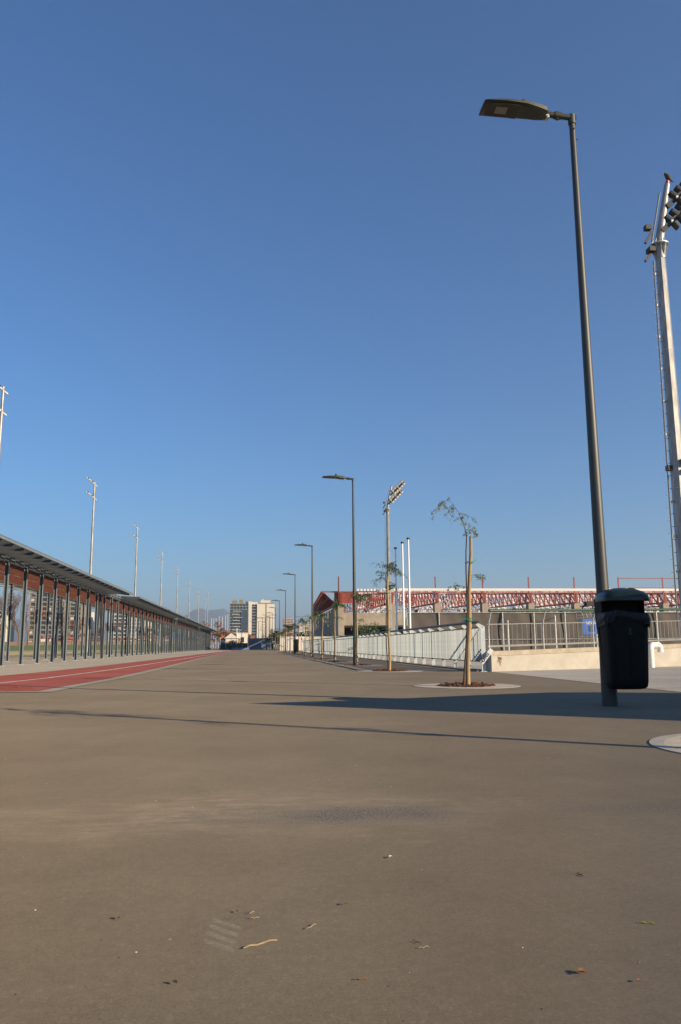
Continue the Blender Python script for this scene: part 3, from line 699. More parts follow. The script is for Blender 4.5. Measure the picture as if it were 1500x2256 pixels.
for px, py, lab in ((1117, 1369, 'thin galvanised post left of the tallest rail post, beyond the railing'), (1221, 1358, 'thin galvanised post right of the second green rail post, beyond the railing')):
    p = at(px, py, 32); t2 = thing('fence_post', lab, 'post', (p.x, 32, 0), 'thin posts beyond the railing')
    MB().tube([(0,0,0),(0,0,p.z)], .04, 10).build('tube', M['galv'], t2, smooth=40); MB().tube([(0,0,p.z),(0,0,p.z+.05)], [.045,.02], 10).build('post_cap', M['galv'], t2)
p0, p1, p2 = at(1117, 1371, 32), at(1170, 1375, 32), at(1221, 1360, 32)
tag(MB().tube([p0, p0.lerp(p1, .5)-Vector((0,0,.05)), p1, p1.lerp(p2, .5)-Vector((0,0,.02)), p2], .012, 5).build('slack_cable', M['black']), 'dark slack cable drooping between the two thin posts', 'cable')
# scaffold with spotlight and blue sign
sx = at(1283, 1380, 26).x
t = thing('scaffold_stand', 'pale scaffold stand carrying the blue sign, partly behind the bin', 'scaffold', (sx, 26, 0))
b = MB()
for x in (0, .45, .9): b.tube([(x, 0, 0), (x, 0, 1.72)], .018, 6); b.tube([(x, .5, 0), (x, .5, 1.72)], .018, 6)
for z in (.35, .62, .85, 1.5, 1.6, 1.7): b.tube([(-.02, 0, z), (.95, 0, z)], .014, 6); b.tube([(0, .5, z), (.95, .5, z)], .014, 6)
b.build('tube_frame', M['railgalv'], t)
b = MB()
for k in range(7): b.tube([(-.05+.15*k, -.02, 1.5), (.03+.15*k, -.02, 1.72)], .01, 5); b.tube([(.03+.15*k, -.02, 1.5), (-.05+.15*k, -.02, 1.72)], .01, 5)
b.tube([(0, 0, .1), (.45, 0, .85)], .012, 5); b.tube([(.45, 0, .1), (.9, 0, .85)], .012, 5)
b.build('bracing', M['railgalv'], t)
t = thing('sign', 'blue board sign reading LOCAL in white on the scaffold stand', 'sign', (sx-.03, 25.94, .93))
MB().box(0, .62, 0, .025, 0, .52).build('board', M['signblue'], t)
def text(body, size, m, par, loc, rot=(math.radians(90), 0, 0), nm='lettering'):
    tc_ = bpy.data.curves.new('text', 'FONT'); tc_.body = body; tc_.size = size; tc_.extrude = .002; tc_.offset = size*.02
    o_ = bpy.data.objects.new('tmp', tc_); COL.objects.link(o_); me = bpy.data.meshes.new_from_object(o_.evaluated_get(bpy.context.evaluated_depsgraph_get()))
    COL.objects.unlink(o_); bpy.data.objects.remove(o_); me.materials.clear(); me.materials.append(m)
    o2 = link(nm, me, par, loc); o2.rotation_euler = rot; return o2
text('LOCAL', .125, M['signwhite'], t, (.13, -.004, .345))
b = MB(); b.box(.2, .42, -.004, -.001, .09, .28); b.build('dark_square', M['signdark'], t); MB().box(.27, .36, -.007, -.005, .14, .22).build('square_centre', M['signblue'], t)
b = MB(); b.box(.30, .37, -.010, -.008, .055, .07); b.box(.32, .38, -.010, -.008, .035, .045); b.build('small_print', M['signwhite'], t)
t = thing('spotlight', 'black stage spotlight clamped above the scaffold stand', 'spotlight', (sx+.15, 26, 1.72))
MB().box(-.02, .30, -.12, .12, .17, .33).build('housing', M['black'], t)
b = MB(); b.beam((-.02, 0, .25), (-.13, 0, .10), .05, .03); b.beam((-.13, 0, .10), (-.15, 0, 0), .05, .03); b.beam((.25, 0, .2), (.26, 0, 0), .03, .03); b.build('yoke', M['black'], t)

# ------------------------------------------------------------------ floodlight masts
def make_big(gs=-1):
    t = thing('floodlight_mast', 'x', 'floodlight mast', (0,0,0), 'large floodlight masts on the right')
    MB().tube([(0,0,0), (0,0,8), (0,0,16), (0,0,24.2)], [.54, .47, .39, .31], 8).build('shaft', M['galv_mast'], t)
    b = MB()
    for z in (9.6, 18.2): b.tube([(0,0,z), (0,0,z+.04)], .49-.011*(z-9.6), 8)
    b.build('shaft_joint', M['galv'], t)
    b = MB(); b.tube([(0,0,25.1), (0,0,25.17)], .60, 20); b.build('collar', M['galv'], t, smooth=30)
    MB().tube([(0,0,24.2), (0,0,25.2)], .335, 12).build('neck', M['galv_mast'], t, smooth=40)
    gp = MB().prism([(.33, -.012, 24.25), (.58, -.012, 25.09), (.33, -.012, 25.09)], (0, .024, 0)).mesh(M['galv'])
    for k in range(10): link('gusset', gp, t, (0, 0, 0), math.pi*k/5)
    gp = MB().prism([(.36, -.012, 25.5), (.56, -.012, 25.18), (.36, -.012, 25.18)], (0, .024, 0)).mesh(M['galv'])
    for k in range(10): link('gusset', gp, t, (0, 0, 0), math.pi*k/5)
    MB().tube([(0,0,25.2), (.10,0,25.7), (.50,0,27.5), (.92, 0, 29.3)], [.30, .29, .24, .19], 14).build('crown_pole', M['galv_mast'], t, smooth=40)
    MB().tube([(.92,0,29.3), (.97,0,29.55)], .13, 10).build('beacon', M['redcap'], t)
    # ladder rail with pegs
    b = MB(); b.tube([(-.84, -.05, 1.5), (-.70, -.05, 12), (-.54, -.05, 24.0)], .05, 6); b.tube([(-.55, -.05, 25.3), (.3, -.05, 28.7)], .055, 6); b.build('climbing_rail', M['railgalv'], t)
    pl_ = MB().tube([(0, 0, 0), (-.24, -.04, -.03)], .022, 4).mesh(M['floodcase']); pr_ = MB().tube([(0, 0, 0), (.22, -.05, .03)], .022, 4).mesh(M['floodcase'])
    z = 2.0; k = 0
    while z < 23.8:
        link('climbing_peg', pl_ if k % 2 else pr_, t, (-.84+.30*(z-1.5)/22.5, -.05, z)); z += .38; k += 1
    b = MB(); z = 2.6
    while z < 23.8: x = -.84+.30*(z-1.5)/22.5; b.box(x+.03, x+.3, -.05, .05, z, z+.14); z += 2.05
    b.build('rail_bracket', M['galv'], t)
    # two sloping crossarms running up to the right, with floodlights
    for q, (z0, L0, slope) in enumerate(((25.9, 3.9, .92), (27.6, 3.9, .86))):
        bx = .1+.5*q; sp = .46 if gs > 0 else .50; L0 = 3.0 if gs > 0 else 3.4
        b = MB(); b.beam((bx+.05, -.2, z0+.05), (bx+L0*.85, -.3, z0+L0*.85*slope), .24, .3); b.build('crossarm', M['floodcase'], t)
        for k in range(5):
            x = bx+.75+sp*k; z = z0+(x-bx)*slope
            for sd in (-1, 1):
                cx, cz = x+.20*sd, z-.24*sd
                o = MB().loft([[(-.28,-.2,-.16),(.28,-.2,-.16),(.28,-.2,.16),(-.28,-.2,.16)],[(-.30,0,-.18),(.30,0,-.18),(.30,0,.18),(-.30,0,.18)],[(-.2,.12,-.1),(.2,.12,-.1),(.2,.12,.1),(-.2,.12,.1)]]).build('floodlight', M['floodcase'], t, (cx, -.35-.1*sd, cz)); o.rotation_euler = (.25, -.7, .2*sd+(math.pi if gs > 0 else 0))
                g_ = MB().box(-.26, .26, -.225, -.202, -.14, .14).build('floodlight_glass', M['floodglass'], t, (cx, -.35-.1*sd, cz)); g_.rotation_euler = o.rotation_euler
                MB().beam((cx, -.3, cz), (x, -.3, z), .05, .05).build('floodlight_yoke', M['galv'], t)
            if k % 2 == 0: MB().box(x-.12, x+.02, -.5, -.38, z-.2, z+.05).build('pale_fringe_box', M['galv'], t)  # pale boxes added to give the floodlights their white fringe
    b = MB(); b.box(-.85, -.45, -.3, .3, 24.6, 24.9); b.beam((-.5, 0, 24.7), (-1.1, 0, 24.0), .16, .16); b.beam((-.45, 0, 26.0), (-1.0, 0, 25.2), .16, .16); b.box(-.95, -.55, -.2, .2, 26.1, 26.4)
    b.build('bracket_head', M['floodcase'], t)
    b = MB(); b.box(.05, 1.2, -.75, -.45, 11.0, 11.35); b.box(.1, .7, -.8, -.5, 10.55, 10.75); b.box(-.72, -.42, -.2, .2, 10.7, 11.0); b.build('junction_box', M['floodcase'], t)
    for z in (6.8, 9.0): MB().tube([(.1, -.42, z), (.1, -.62, z+.05)], .07, 8).build('cable_gland', M['floodcase'], t)
    MB().tube([(0,0,-.01), (0,0,.05)], .9, 16).build('base_flange', M['galv'], t)
    return t
mb = make_big(1); mb.scale = (.92, .92, 1); mb.location = (24.90, 43, 0); mb['label'] = 'tall octagonal floodlight mast cut by the right edge, a bird on top'
m2 = make_big(-1); m2.location = (20.9, 121, 0); m2['label'] = ('floodlight mast behind the staked sapling, left of the white flagpoles'); m2['group'] = mb['group']; m2.scale = (.74, .74, .875)
# bird
t = thing('bird', 'dark brown bird perched on the tip of the near floodlight mast', 'bird', (24.90+.90, 43, 29.56))
rings = []
for x, z, r_ in ((-.20, .50, .02), (-.17, .46, .07), (-.10, .40, .11), (0, .28, .17), (.09, .16, .16), (.18, .06, .09), (.32, -.04, .04), (.40, -.08, .02)):
    rings.append([(x+r_*.5*math.sin(a*math.pi/4), r_*math.cos(a*math.pi/4), z+.03+r_*.8*math.sin(a*math.pi/4)) for a in range(8)])
MB().loft(rings).build('body', M['brownbird'], t, smooth=60)
MB().tube([(-.19, 0, .53), (-.28, 0, .51)], [.02, .004], 5).build('beak', M['stone'], t)
b = MB(); b.tube([(.02, .05, .18), (.02, .05, -.02)], .012, 4); b.tube([(.02, -.05, .18), (.02, -.05, -.02)], .012, 4); b.build('leg', M['black'], t)

def make_small():
    t = thing('floodlight_mast', 'x', 'floodlight mast', (0,0,0), 'row of slim floodlight masts behind the canopy')
    MB().tube([(0,0,0), (0,0,12), (0,0,25)], [.26, .19, .12], 10).build('shaft', M['galv_mast'], t, smooth=40)
    for z in (24.6, 22.5):
        MB().beam((.3, .4, z-.2), (-1.0, -1.2, z+.85), .13, .13).build('crossarm', M['galv'], t)
        for k in range(4):
            f = .3+.22*k; o = MB().box(-.13, .13, -.12, .08, -.07, .07).build('floodlight', M['floodcase' if k % 2 else 'galv'], t, (.3-1.1*f, .4-1.4*f, z-.2+.95*f+.1)); o.rotation_euler = (.2, .5, .3)
    b = MB(); z = 3
    while z < 22: b.box(-.32+.004*z, -.18, -.05, .05, z, z+.08); z += 2.5
    b.build('climbing_peg', M['floodcase'], t)
    return t
ms = make_small()
for i, Y in enumerate((74.2, 118.1, 162.5, 207.3, 251, 298.9, 350, 400)):
    o = ms if i == 0 else dup(ms); o.location = (-23.7, Y, 0)
    o['label'] = ('slim floodlight mast cut by the left edge of the picture' if i == 0 else '%s slim galvanised floodlight mast of the row behind the canopy' % ORD[i])
p = at(459, 1303, 300); o = dup(ms, (p.x, 300, 0), 'slim mast with an extra lamp bracket halfway up, by the canopy end'); o.scale = (.8, .8, p.z/25)
# far thin masts before the mountain
fm = MB().tube([(0,0,0),(0,0,10)], .12, 6).box(-.3, .3, -.1, .1, 9.8, 10).mesh(M['galv'])
for i, (px, py) in enumerate(((467, 1362), (472, 1363), (477, 1362), (484, 1358), (491, 1359), (498, 1356), (503, 1354))):
    p = at(px, py, 420); o = link('light_pole', fm, None, (p.x, 420, 0)); o.scale = (1, 1, p.z/10)
    tag(o, 'thin far light pole before the mountain, %s of seven from the left' % ('first','second','third','fourth','fifth','sixth','seventh')[i], 'light pole', 'thin far poles before the mountain')

# flagpoles
for i, (px, py, Y, lab) in enumerate(((898, 1188, 50, 'rightmost and tallest looking white flagpole before the stadium'), (885, 1197, 52, 'middle one of the three white flagpoles'), (870, 1209, 54.5, 'leftmost of the three white flagpoles'))):
    p = at(px, py, Y); t = thing('flagpole', lab, 'flagpole', (p.x, Y, 0), 'white flagpoles before the stadium')
    MB().tube([(0,0,0),(0,0,3),(0,0,p.z)], [.078,.07,.05], 12).build('pole', M['flag'], t, smooth=40)
    b = MB(); b.tube([(0,0,p.z),(0,0,p.z+.10)], [.12,.10], 12); b.build('finial', M['black'], t, smooth=40)

# ------------------------------------------------------------------ stadium
SY0 = 127.0
t = thing('stadium', 'concrete stadium with a red steel truss and white lattice roof', 'stadium', (12.9, SY0, 0))
colm = MB().box(0, 1.0, 0, 1.4, 0, 7.4).mesh(M['concrete'])
cx = [8.4+8.0*k-.0 for k in range(9)]
cx = [9.0, 16.6, 24.6, 32.5, 40.4, 48.2, 56.1, 64.0, 72.0]
MB().box(0, 1.62, 0, 1.6, 0, 7.35).build('corner_column', M['concrete'], t)
for x in cx: link('column', colm, t, (x, 0, 0))
pan = MB()
for i in range(9):
    x0 = (1.62 if i == 0 else cx[i-1]+1.0); x1 = cx[i]
    MB().box(x0+.01, x1-.01, .25, .7, 3.85, 5.88).build('parapet_panel', M['concrete'], t)
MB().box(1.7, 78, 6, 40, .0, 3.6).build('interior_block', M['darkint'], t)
MB().box(1.7, 78, .75, 6, 3.6, 3.84).build('gallery_slab', M['concrete'], t)
b = MB()
for k in range(8): b.box(2, 78, 8+2.2*k, 10.2+2.2*k, 3.85, 4.6+.28*k)
b.build('terrace', M['concrete'], t)
b = MB()
for k in range(52): b.box(2+1.5*k, 2.04+1.5*k, 3.0, 3.04, 5.0, 6.7)
for z in (5.9, 6.3, 6.7): b.box(2, 78, 3.0, 3.04, z, z+.04)
b.build('gallery_railing', M['galv'], t)
b = MB(); b.tube([(5.4, -.2, .8), (5.4, -.2, 3.0), (7.4, -.2, 1.6)], .06, 5); b.tube([(7.4, -.2, 1.6), (9.6, -.2, 1.6)], .05, 5); b.build('stair_rail', M['redsteel'], t)
# left side wall (recedes along the path)
MB().beam((.35, 2, 3.25), (.6, 46, 3.25), .4, 1.3).build('side_beam', M['concrete'], t)
for k in range(10):
    y = 4+4.4*k
    sh_ = .005*y; MB().box(sh_-.02, sh_+.6, y, y+.9, 0, 2.59).build('side_column', M['concrete'], t)
    MB().box(sh_+.12, sh_+.42, y-1.4, y+1.6, 3.92, 6.6).build('side_panel', M['concrete'], t)
# red roof edge: fascia, posts, trusses
rs = MB(); rs.box(-1.9, 7.0, -.06, .1, 9.15, 9.35); rs.box(7.0, 78, -.05, .07, 9.05, 9.22)
rs.build('roof_edge_beam', M['redsteel'], t)
for k, x in enumerate([.75]+cx):
    MB().box(x+.05, x+.25, -.12, -.02, 7.35, 11.75).build('roof_post', M['redsteel'], t); MB().box(x+.42, x+.72, .0, .25, 7.41, 9.1).build('post_plate', M['redsteel'], t)
MB().box(.2, 3.9, .1, .18, 7.42, 9.14).build('red_panel', M['redsteel'], t)
# side fins from outer roof edge down to the wall line
sf = MB().prism([(-1.85, 0, 9.2), (-1.6, 0, 9.2), (.6, 0, 7.2), (.3, 0, 7.2)], (0, .16, 0)).mesh(M['redsteel'])
for k in range(66):
    y = .6+.7*k; xo = -1.85+2.15*y/46; xi = .32
    MB().prism([(xo, y, 9.2), (xo+.25, y, 9.2), (xi+.3, y, 7.2), (xi, y, 7.2)], (0, .16, 0)).build('side_fin', M['redsteel'], t)
b = MB(); b.beam((-1.85, -.05, 9.28), (.30, 47, 9.28), .2, .16); b.beam((.42, 0, 7.1), (.5, 47, 7.1), .4, .2); b.beam((-.75, 0, 8.2), (.4, 47, 8.2), .08, .1); b.build('side_edge_beam', M['redsteel'], t)
MB().quad((-1.4, .3, 9.1), (.68, .3, 7.15), (.72, 46.8, 7.15), (.65, 46.8, 9.1)).build('side_screen', mat('side_screen_red', (.30, .06, .035), .7, var=.2), t)
# front fins on first two bays
ff = MB().prism([(0, 0, 9.05), (.13, 0, 9.05), (.13, .8, 7.0), (0, .8, 7.0)], (0, .1, 0)).mesh(M['redsteel'])
for k in range(26): link('front_fin', ff, t, (4.0+.36*k, .3, 0))
b = MB(); b.beam((1.7, .9, 5.95), (13.5, .9, 8.0), .12, .16)
b.build('sloping_chord', M['redsteel'], t)
tri = MB()
for k in range(17):
    x = 1.8+.32*k*1.3; z = 5.98+(x-1.7)*.174; tri.beam((x, .95, z), (x+.10, 1.0, 7.5), .10, .1)
tri.build('lower_fin', M['redsteel'], t)
# deep cantilever trusses behind every column
tm = MB()
N_ = 13
for k in range(N_):
    y = k*2.4; zt = 9.0+.062*y; zb = 7.45+.012*y; y2 = y+2.4; zt2 = 9.0+.062*y2; zb2 = 7.45+.012*y2
    tm.beam((0, y, zb), (0, y, zt), .16, .16); tm.beam((0, y, zb), (0, y2, zt2), .16, .16)
    tm.beam((0, y, zt), (0, y2, zt2), .22, .22); tm.beam((0, y, zb), (0, y2, zb2), .28, .28)
TMESH = tm.mesh(M['redsteel'])
for x in cx: link('roof_truss', TMESH, t, (x+.5, .3, 0))
# white roof edge and lattice
MB().box(8.0, 78, -.2, .5, 9.42, 9.82).build('roof_edge_trim', M['whitesteel'], t)
b = MB(); x = 3.2
while x < 8: b.box(x, x+.32, -.2, .1, 9.36, 9.75); x += .55
b.build('edge_slat', M['whitesteel'], t)
wp_ = MB().prism([(0, 0, 0), (1.36, 0, 0), (1.36, .25, 1.12), (0, .25, 1.12)], (0, .05, 0)).mesh(M['whitesteel'])
rr = random.Random(4); cnt = 0
for r_ in range(5):
    for c in range(46):
        if c < 2: continue
        if rr.random() < .07: continue
        o = link('roof_panel', wp_, t, (5.5+1.62*c+(.8 if r_ % 2 else 0), 36+.3*r_, 5.6+1.28*r_)); o.rotation_euler.y = rr.uniform(-.05, .05); cnt += 1
lat = MB(); rr = random.Random(8)
for r_ in range(6):
    for c in range(60):
        x = 5.8+1.25*c+(.6 if r_ % 2 else 0); z = 5.4+1.05*r_; y = 22+1.5*r_
        lat.beam((x, y, z), (x+.62*rr.choice((-1, 1)), y+1.5, z+1.05), .11, .11)
        if rr.random() < .35: lat.beam((x, y, z), (x+1.25, y, z), .09, .09)
stuff(lat.build('red_lattice', M['redsteel'], t))
lat = MB()
for r_ in range(7):
    for c in range(60):
        x = 5.4+1.25*c+(.5 if r_ % 2 else 0); z = 5.3+.8*r_; y = 12+2.2*r_
        lat.beam((x, y, z), (x+.62, y+2.2, z+.8), .13, .13); lat.beam((x, y, z), (x-.62, y+2.2, z+.8), .13, .13)
stuff(lat.build('white_lattice', M['whitesteel'], t))
b = MB(); b.box(48.5, 66, -.1, .0, 11.5, 11.62); b.box(48.5, 66, -.1, 0, 9.9, 10.0)
b.build('roof_guard_rail', M['redsteel'], t)
b = MB()
for k in range(16): b.box(9.5+4.2*k, 9.7+4.2*k+rr.uniform(.1, .5), 2.5, 2.7, 5.9, 6.1+rr.uniform(.1, .6))
b.build('vent', M['redsteel'], t)
# bushes at the stadium's foot
def leafcloud(n, c, r, size, rr, flat=1.0):
    b = MB()
    cl = [(Vector((rr.gauss(0, .42), rr.gauss(0, .42), rr.gauss(0, .42))), rr.uniform(.25, .5)) for _ in range(9)]
    for i in range(n):
        cc, cr = rr.choice(cl); d = Vector((rr.gauss(0, 1), rr.gauss(0, 1), rr.gauss(0, 1))).normalized()*cr*rr.random()**.4
        p = cc+d; p = Vector((c[0]+p.x*r[0], c[1]+p.y*r[1], c[2]+p.z*r[2]))
        u = Vector((rr.gauss(0, 1), rr.gauss(0, 1), rr.gauss(0, 1))).normalized()*size*rr.uniform(.6, 1.3); v = u.cross(Vector((rr.gauss(0, 1), rr.gauss(0, 1), rr.gauss(0, 1)))).normalized()*size*.5
        b.quad(p-u, p+v, p+u, p-v)
    return b
def bush(x, y, h_, wd, label, m, seed, n=420, size=.09, group=None, name='bush', cat='bush', trunk=.4):
    rr = random.Random(seed); t = thing(name, label, cat, (x, y, 0), group)
    b = MB()
    for k in range(5): 
        a = rr.uniform(0, 6.28); b.tube([(0,0,0), (.1*wd*math.cos(a), .1*wd*math.sin(a), h_*.4), (.25*wd*math.cos(a), .25*wd*math.sin(a), h_*.8)], [.02*h_**.5, .013*h_**.5, .004], 4)
    b.build('trunk', M['bark_far'], t)
    leafcloud(n, (0, 0, h_*(.5+trunk*.25)), (wd*.5, wd*.5, h_*(.5-trunk*.2)), size, rr).build('crown', m, t); return t
bush(8.5, 60, 2.6, 2.4, 'loose green shrub behind the barrier, left of the dark stadium opening', M['leaf'], 3, 700, .08)
bush(9.6, 63, 2.0, 1.6, 'lower green shrub just right of the loose green shrub', M['leaf'], 4, 400, .08)

# ------------------------------------------------------------------ far buildings
def tower(name, label, x0, x1, Y, dep, H, wallm, glassm, floors, bays, bandm=None, group=None, pier=.5, slabt=.5, z0=0, cat='building'):
    t = thing(name, label, cat, (x0, Y, 0), group); W = x1-x0
    MB().box(0, W, .8, dep, 0, H).build('wall', wallm, t)
    fh = H/floors; bw = W/bays
    sl_ = MB().box(-.1, W+.1, 0, .79, -slabt/2, slabt/2).mesh(bandm or wallm)
    for k in range(floors+1): link('floor_slab', sl_, t, (0, 0, k*fh+(slabt/2 if k == 0 else -.1 if k == floors else 0)))
    if pier:
        pm_ = MB().box(-pier/2, pier/2, .05, .79, 0, H-.3).mesh(wallm)
        for k in range(bays+1): link('pier', pm_, t, (min(W-pier/2, max(pier/2, k*bw)), 0, .01))
    wm_ = MB().box(-bw*.40, bw*.40, .70, .82, -fh*.27, fh*.27).mesh(glassm)
    wl_ = MB().box(-bw*.40, bw*.40, .70, .82, -fh*.27, fh*.27).mesh(M['palegrey'])
    rr = random.Random(floors*7+bays)
    for j in range(floors):
        for i in range(bays): link('window', wl_ if rr.random() < (.09 if glassm == M['glass'] else .02) else wm_, t, ((i+.5)*bw, 0, (j+.5)*fh))
    return t
# cream and glass tower pair at the end of the path
xa, xb = at(507.5, 1324, 800).x, at(548, 1324, 800).x; Hh = at(530, 1330, 800).z
t = tower('apartment_tower', 'dark glass apartment tower with terraces, left of the cream one', xa, xb, 800, 26, Hh, M['slate'], M['glass_g'], 15, 6, M['slate'], None, .2, .3)
b = MB(); b.box(2, 7, 4, 9, Hh, Hh+3.5); b.box(9.3, 13, 3, 8, Hh, Hh+4.2); b.box(4.2, 4.6, 4, 5, Hh+3.5, Hh+5.2); b.box(15.5, 18, 4, 8, Hh, Hh+3); b.build('roof_plant', M['brownband'], t)
MB().box(11.3, 18.2, -.35, 0, Hh*.03, Hh*.86).build('glass_front', M['blueglass'], t)
tm_ = MB().box(0, 1, -1.1, 0, 0, .5).mesh(M['palegrey'])
for k in range(11):
    o = link('terrace', tm_, t, (2.2+(k % 3)*.8, 0, Hh*(.1+.072*k))); o.scale.x = 8.8-(k % 2)*2
x0, x1, x2, x3 = [at(v, 1320, 800).x for v in (549, 556, 567.5, 606)]
t = thing('apartment_tower', 'tall cream apartment tower with a brown vertical band and dark windowed side', 'building', (x0, 800, 0))
H1 = at(552, 1325, 800).z; H2 = at(590, 1330.5, 800).z
MB().box(0, x1-x0, 0, 26, 0, H1).build('stair_tower', M['cream'], t)
W2 = x3-x2
MB().box(x2-x0, x2-x0+W2*.475, 0, 24, 0, H2).build('wall', M['cream'], t)
MB().box(x2-x0+W2*.535, x3-x0, 0, 24, 0, H2).build('wall', M['cream'], t)
MB().box(x2-x0+W2*.476, x2-x0+W2*.534, .6, 24, 0, H2-.5).build('brown_band', M['brownband'], t)
MB().box(x1-x0, x2-x0-.01, 1.5, 26, 0, H2-1).build('side_wall', M['blueglass'], t)
wm_ = MB().box(0, 2.1, 1.3, 1.52, 0, 1.5).mesh(M['glass']); bl_ = MB().box(0, x2-x1-.3, .9, 1.5, 0, .35).mesh(M['palegrey'])
for k in range(14):
    link('balcony', bl_, t, (x1-x0+.1, 0, 2+k*2.95)); link('window', wm_, t, (x1-x0+.3, 0, 2.8+k*2.95)); link('window', wm_, t, (x1-x0+2.9, 0, 2.8+k*2.95))
Z3 = at(590, 1320, 800).z
b = MB(); b.box(x2-x0+3.5, x2-x0+13.5, 5, 18, H2, Z3-1); b.box(x2-x0+5, x2-x0+6.5, 5, 10, Z3-1, Z3+.3); b.build('penthouse', M['cream'], t)
MB().box(x2-x0+2, x3-x0-1, 3, 22, H2, H2+1.3).build('roof_parapet', M['brownband'], t)
MB().box(x1-x0-1, x2-x0+.5, 3, 22, H2-.9, H1-.6).build('roof_box', M['cream'], t)
# pinkish tower, small blocks right of it
p0, p1 = at(626, 1363, 900), at(647, 1363, 900)
tower('apartment_tower', 'pinkish far apartment block between the lamp poles', p0.x, p1.x, 900, 18, p0.z, M['pink'], M['glass'], 12, 7)
for i, (a, c, top_, Y, m, lab) in enumerate(((659, 668, 1374, 700, M['white'], 'small far white block just left of the stadium, left one'), (669, 680, 1371, 760, M['cream'], 'small far cream block just left of the stadium, taller one'), (681, 692, 1376, 700, M['palegrey'], 'small far grey block touching the stadium edge'), (610, 622, 1393, 700, M['palegrey'], 'low far grey block between cream and pinkish towers'))):
    p0, p1 = at(a, top_, Y), at(c, top_, Y); tower('apartment_block', lab, p0.x, p1.x, Y, 14, p0.z, m, M['glass'], 6, 4)
# left side blocks seen through the canopy posts
def blk(name, lab, a, c, top_, Y, m, gm, fl, ba, **k):
    p0, p1 = at(a, top_, Y), at(c, top_, Y); return tower(name, lab, p0.x, p1.x, Y, 20, p0.z, m, gm, fl, ba, **k)
t = blk('apartment_block', 'wide tan apartment slab with a red banner, seen through the canopy posts', 68, 182, 1306, 560, M['tan'], M['glass'], 12, 9, pier=.6, slabt=.7)
p0 = at(88, 1333, 560); p1 = at(94, 1368, 560)
bt = thing('banner', 'long vertical red banner hung on the tan apartment slab', 'banner', (p0.x, 559.2, p1.z))
MB().box(0, p1.x-p0.x, 0, .1, 0, p0.z-p1.z).build('cloth', M['banner'], bt); MB().box(.1, p1.x-p0.x-.1, -.05, -.01, p0.z-p1.z-1.8, p0.z-p1.z-.3).build('pale_header', M['sticker'], bt)
b = MB(); rr = random.Random(2)
for k in range(9): b.box(.7, 1.2+rr.uniform(-.1, .1), -.05, -.01, .8+k*.95, 1.4+k*.95)
b.build('faded_print', M['sticker'], bt)
blk('apartment_block', 'narrow cream balcony block at the right end of the tan slab', 186, 197, 1347, 580, M['cream'], M['glass'], 9, 2)
blk('apartment_block', 'pale grey apartment block behind the palms, seen through the canopy', 243, 312, 1330, 560, M['palegrey'], M['glass'], 12, 7)
blk('apartment_tower', 'narrow cream slab with blank walls, seen through the canopy', 320, 326, 1362, 620, M['cream'], M['glass'], 9, 1)
blk('apartment_tower', 'wider cream slab beside the narrow one, seen through the canopy', 329, 335, 1362, 640, M['cream'], M['glass'], 9, 1)
blk('apartment_block', 'cream building behind the bare trees at the left edge', -40, 16, 1345, 560, M['cream'], M['glass'], 9, 5)

def house(lab, a, c, top_, Y, wallm, gable=True, roofm=None, eave=None, base=None, dep=9):
    p0, p1 = at(a, top_, Y), at(c, top_, Y); W = p1.x-p0.x; H = p0.z; base = 0 if base is None else base
    t = thing('house', lab, 'house', (p0.x, Y, base)); H -= base; he = H*.68 if gable else H
    MB().box(0, W, 0, dep, 0, he).build('wall', wallm, t)
    if gable: MB().prism([(-.3, -.3, he), (W+.3, -.3, he), (W/2, -.3, H)], (0, dep+.6, 0)).build('roof', roofm or M['roofred'], t)
    else: MB().box(-.1, W+.1, -.1, dep+.1, he, he+.12).build('roof', roofm or wallm, t)
    n = max(1, int(W/2.2))
    for k in range(n):
        xc = W*(k+.5)/n; f = MB().box(xc-.5, xc+.5, -.06, 0, he*.38, he*.78).build('window', M['white'], t); MB().box(xc-.42, xc+.42, -.08, -.061, he*.42, he*.74).build('pane', M['glass'], f)
    MB().box(W*.08, W*.08+.7, -.05, 0, 0, he*.68).build('door', M['brownband'], t)
    return t
house('small white gabled house left of the dark glass tower foot', 498, 523, 1395, 200, M['white'], True, M['white'])
house('white flat-roofed house with dark windows, right of the gabled one', 523.5, 547, 1395, 204, M['white'], False)
house('white house glimpsed at the end of the canopy', 484, 496, 1400, 210, M['white'], True)
house('low house with clay roof above the blue gate', 549, 566, 1401, 215, M['white'], True, M['roofred'])
for (a, c, tp_, m, rf, lab) in ((78, 99, 1399, M['white'], None, 'small white house before the tan apartment slab'), (130, 162, 1402, M['roofred'], None, 'red shed seen through the canopy posts'), (305, 313, 1400, mat('yellow_render', (.62, .38, .10), .8), None, 'yellow house seen through the canopy posts'), (334, 342, 1398, M['roofred'], None, 'small brick red house right of the cream slabs'), (245, 300, 1404, M['white'], None, 'long white house under the pale grey block'), (118, 130, 1404, mat('green_shed', (.12, .30, .10), .8), None, 'small green shed beside the red shed'), (358, 370, 1402, M['white'], None, 'white house near the second mast foot'), (400, 440, 1404, M['roofred'], None, 'long red building seen through the far canopy posts')):
    house(lab, a, c, tp_, 262, m, True, rf, base=1.35)
# boundary wall of the field
p0, p1 = at(-60, 1411, 245), at(480, 1412, 245)
t = thing('boundary_wall', 'long brown block wall at the far side of the dry field', 'wall', (p0.x, 245, 1.3))
n = int((p1.x-p0.x)/2.6)
pm_ = MB().box(.05, 2.5, 0, .15, 0, 1.15).mesh(M['brickwall']); pp_ = MB().box(-.1, .05, -.08, .2, 0, 1.3).mesh(M['brownband'])
for k in range(n): link('panel', pm_, t, (k*2.6, 0, 0)); link('pillar', pp_, t, (k*2.6, 0, 0))

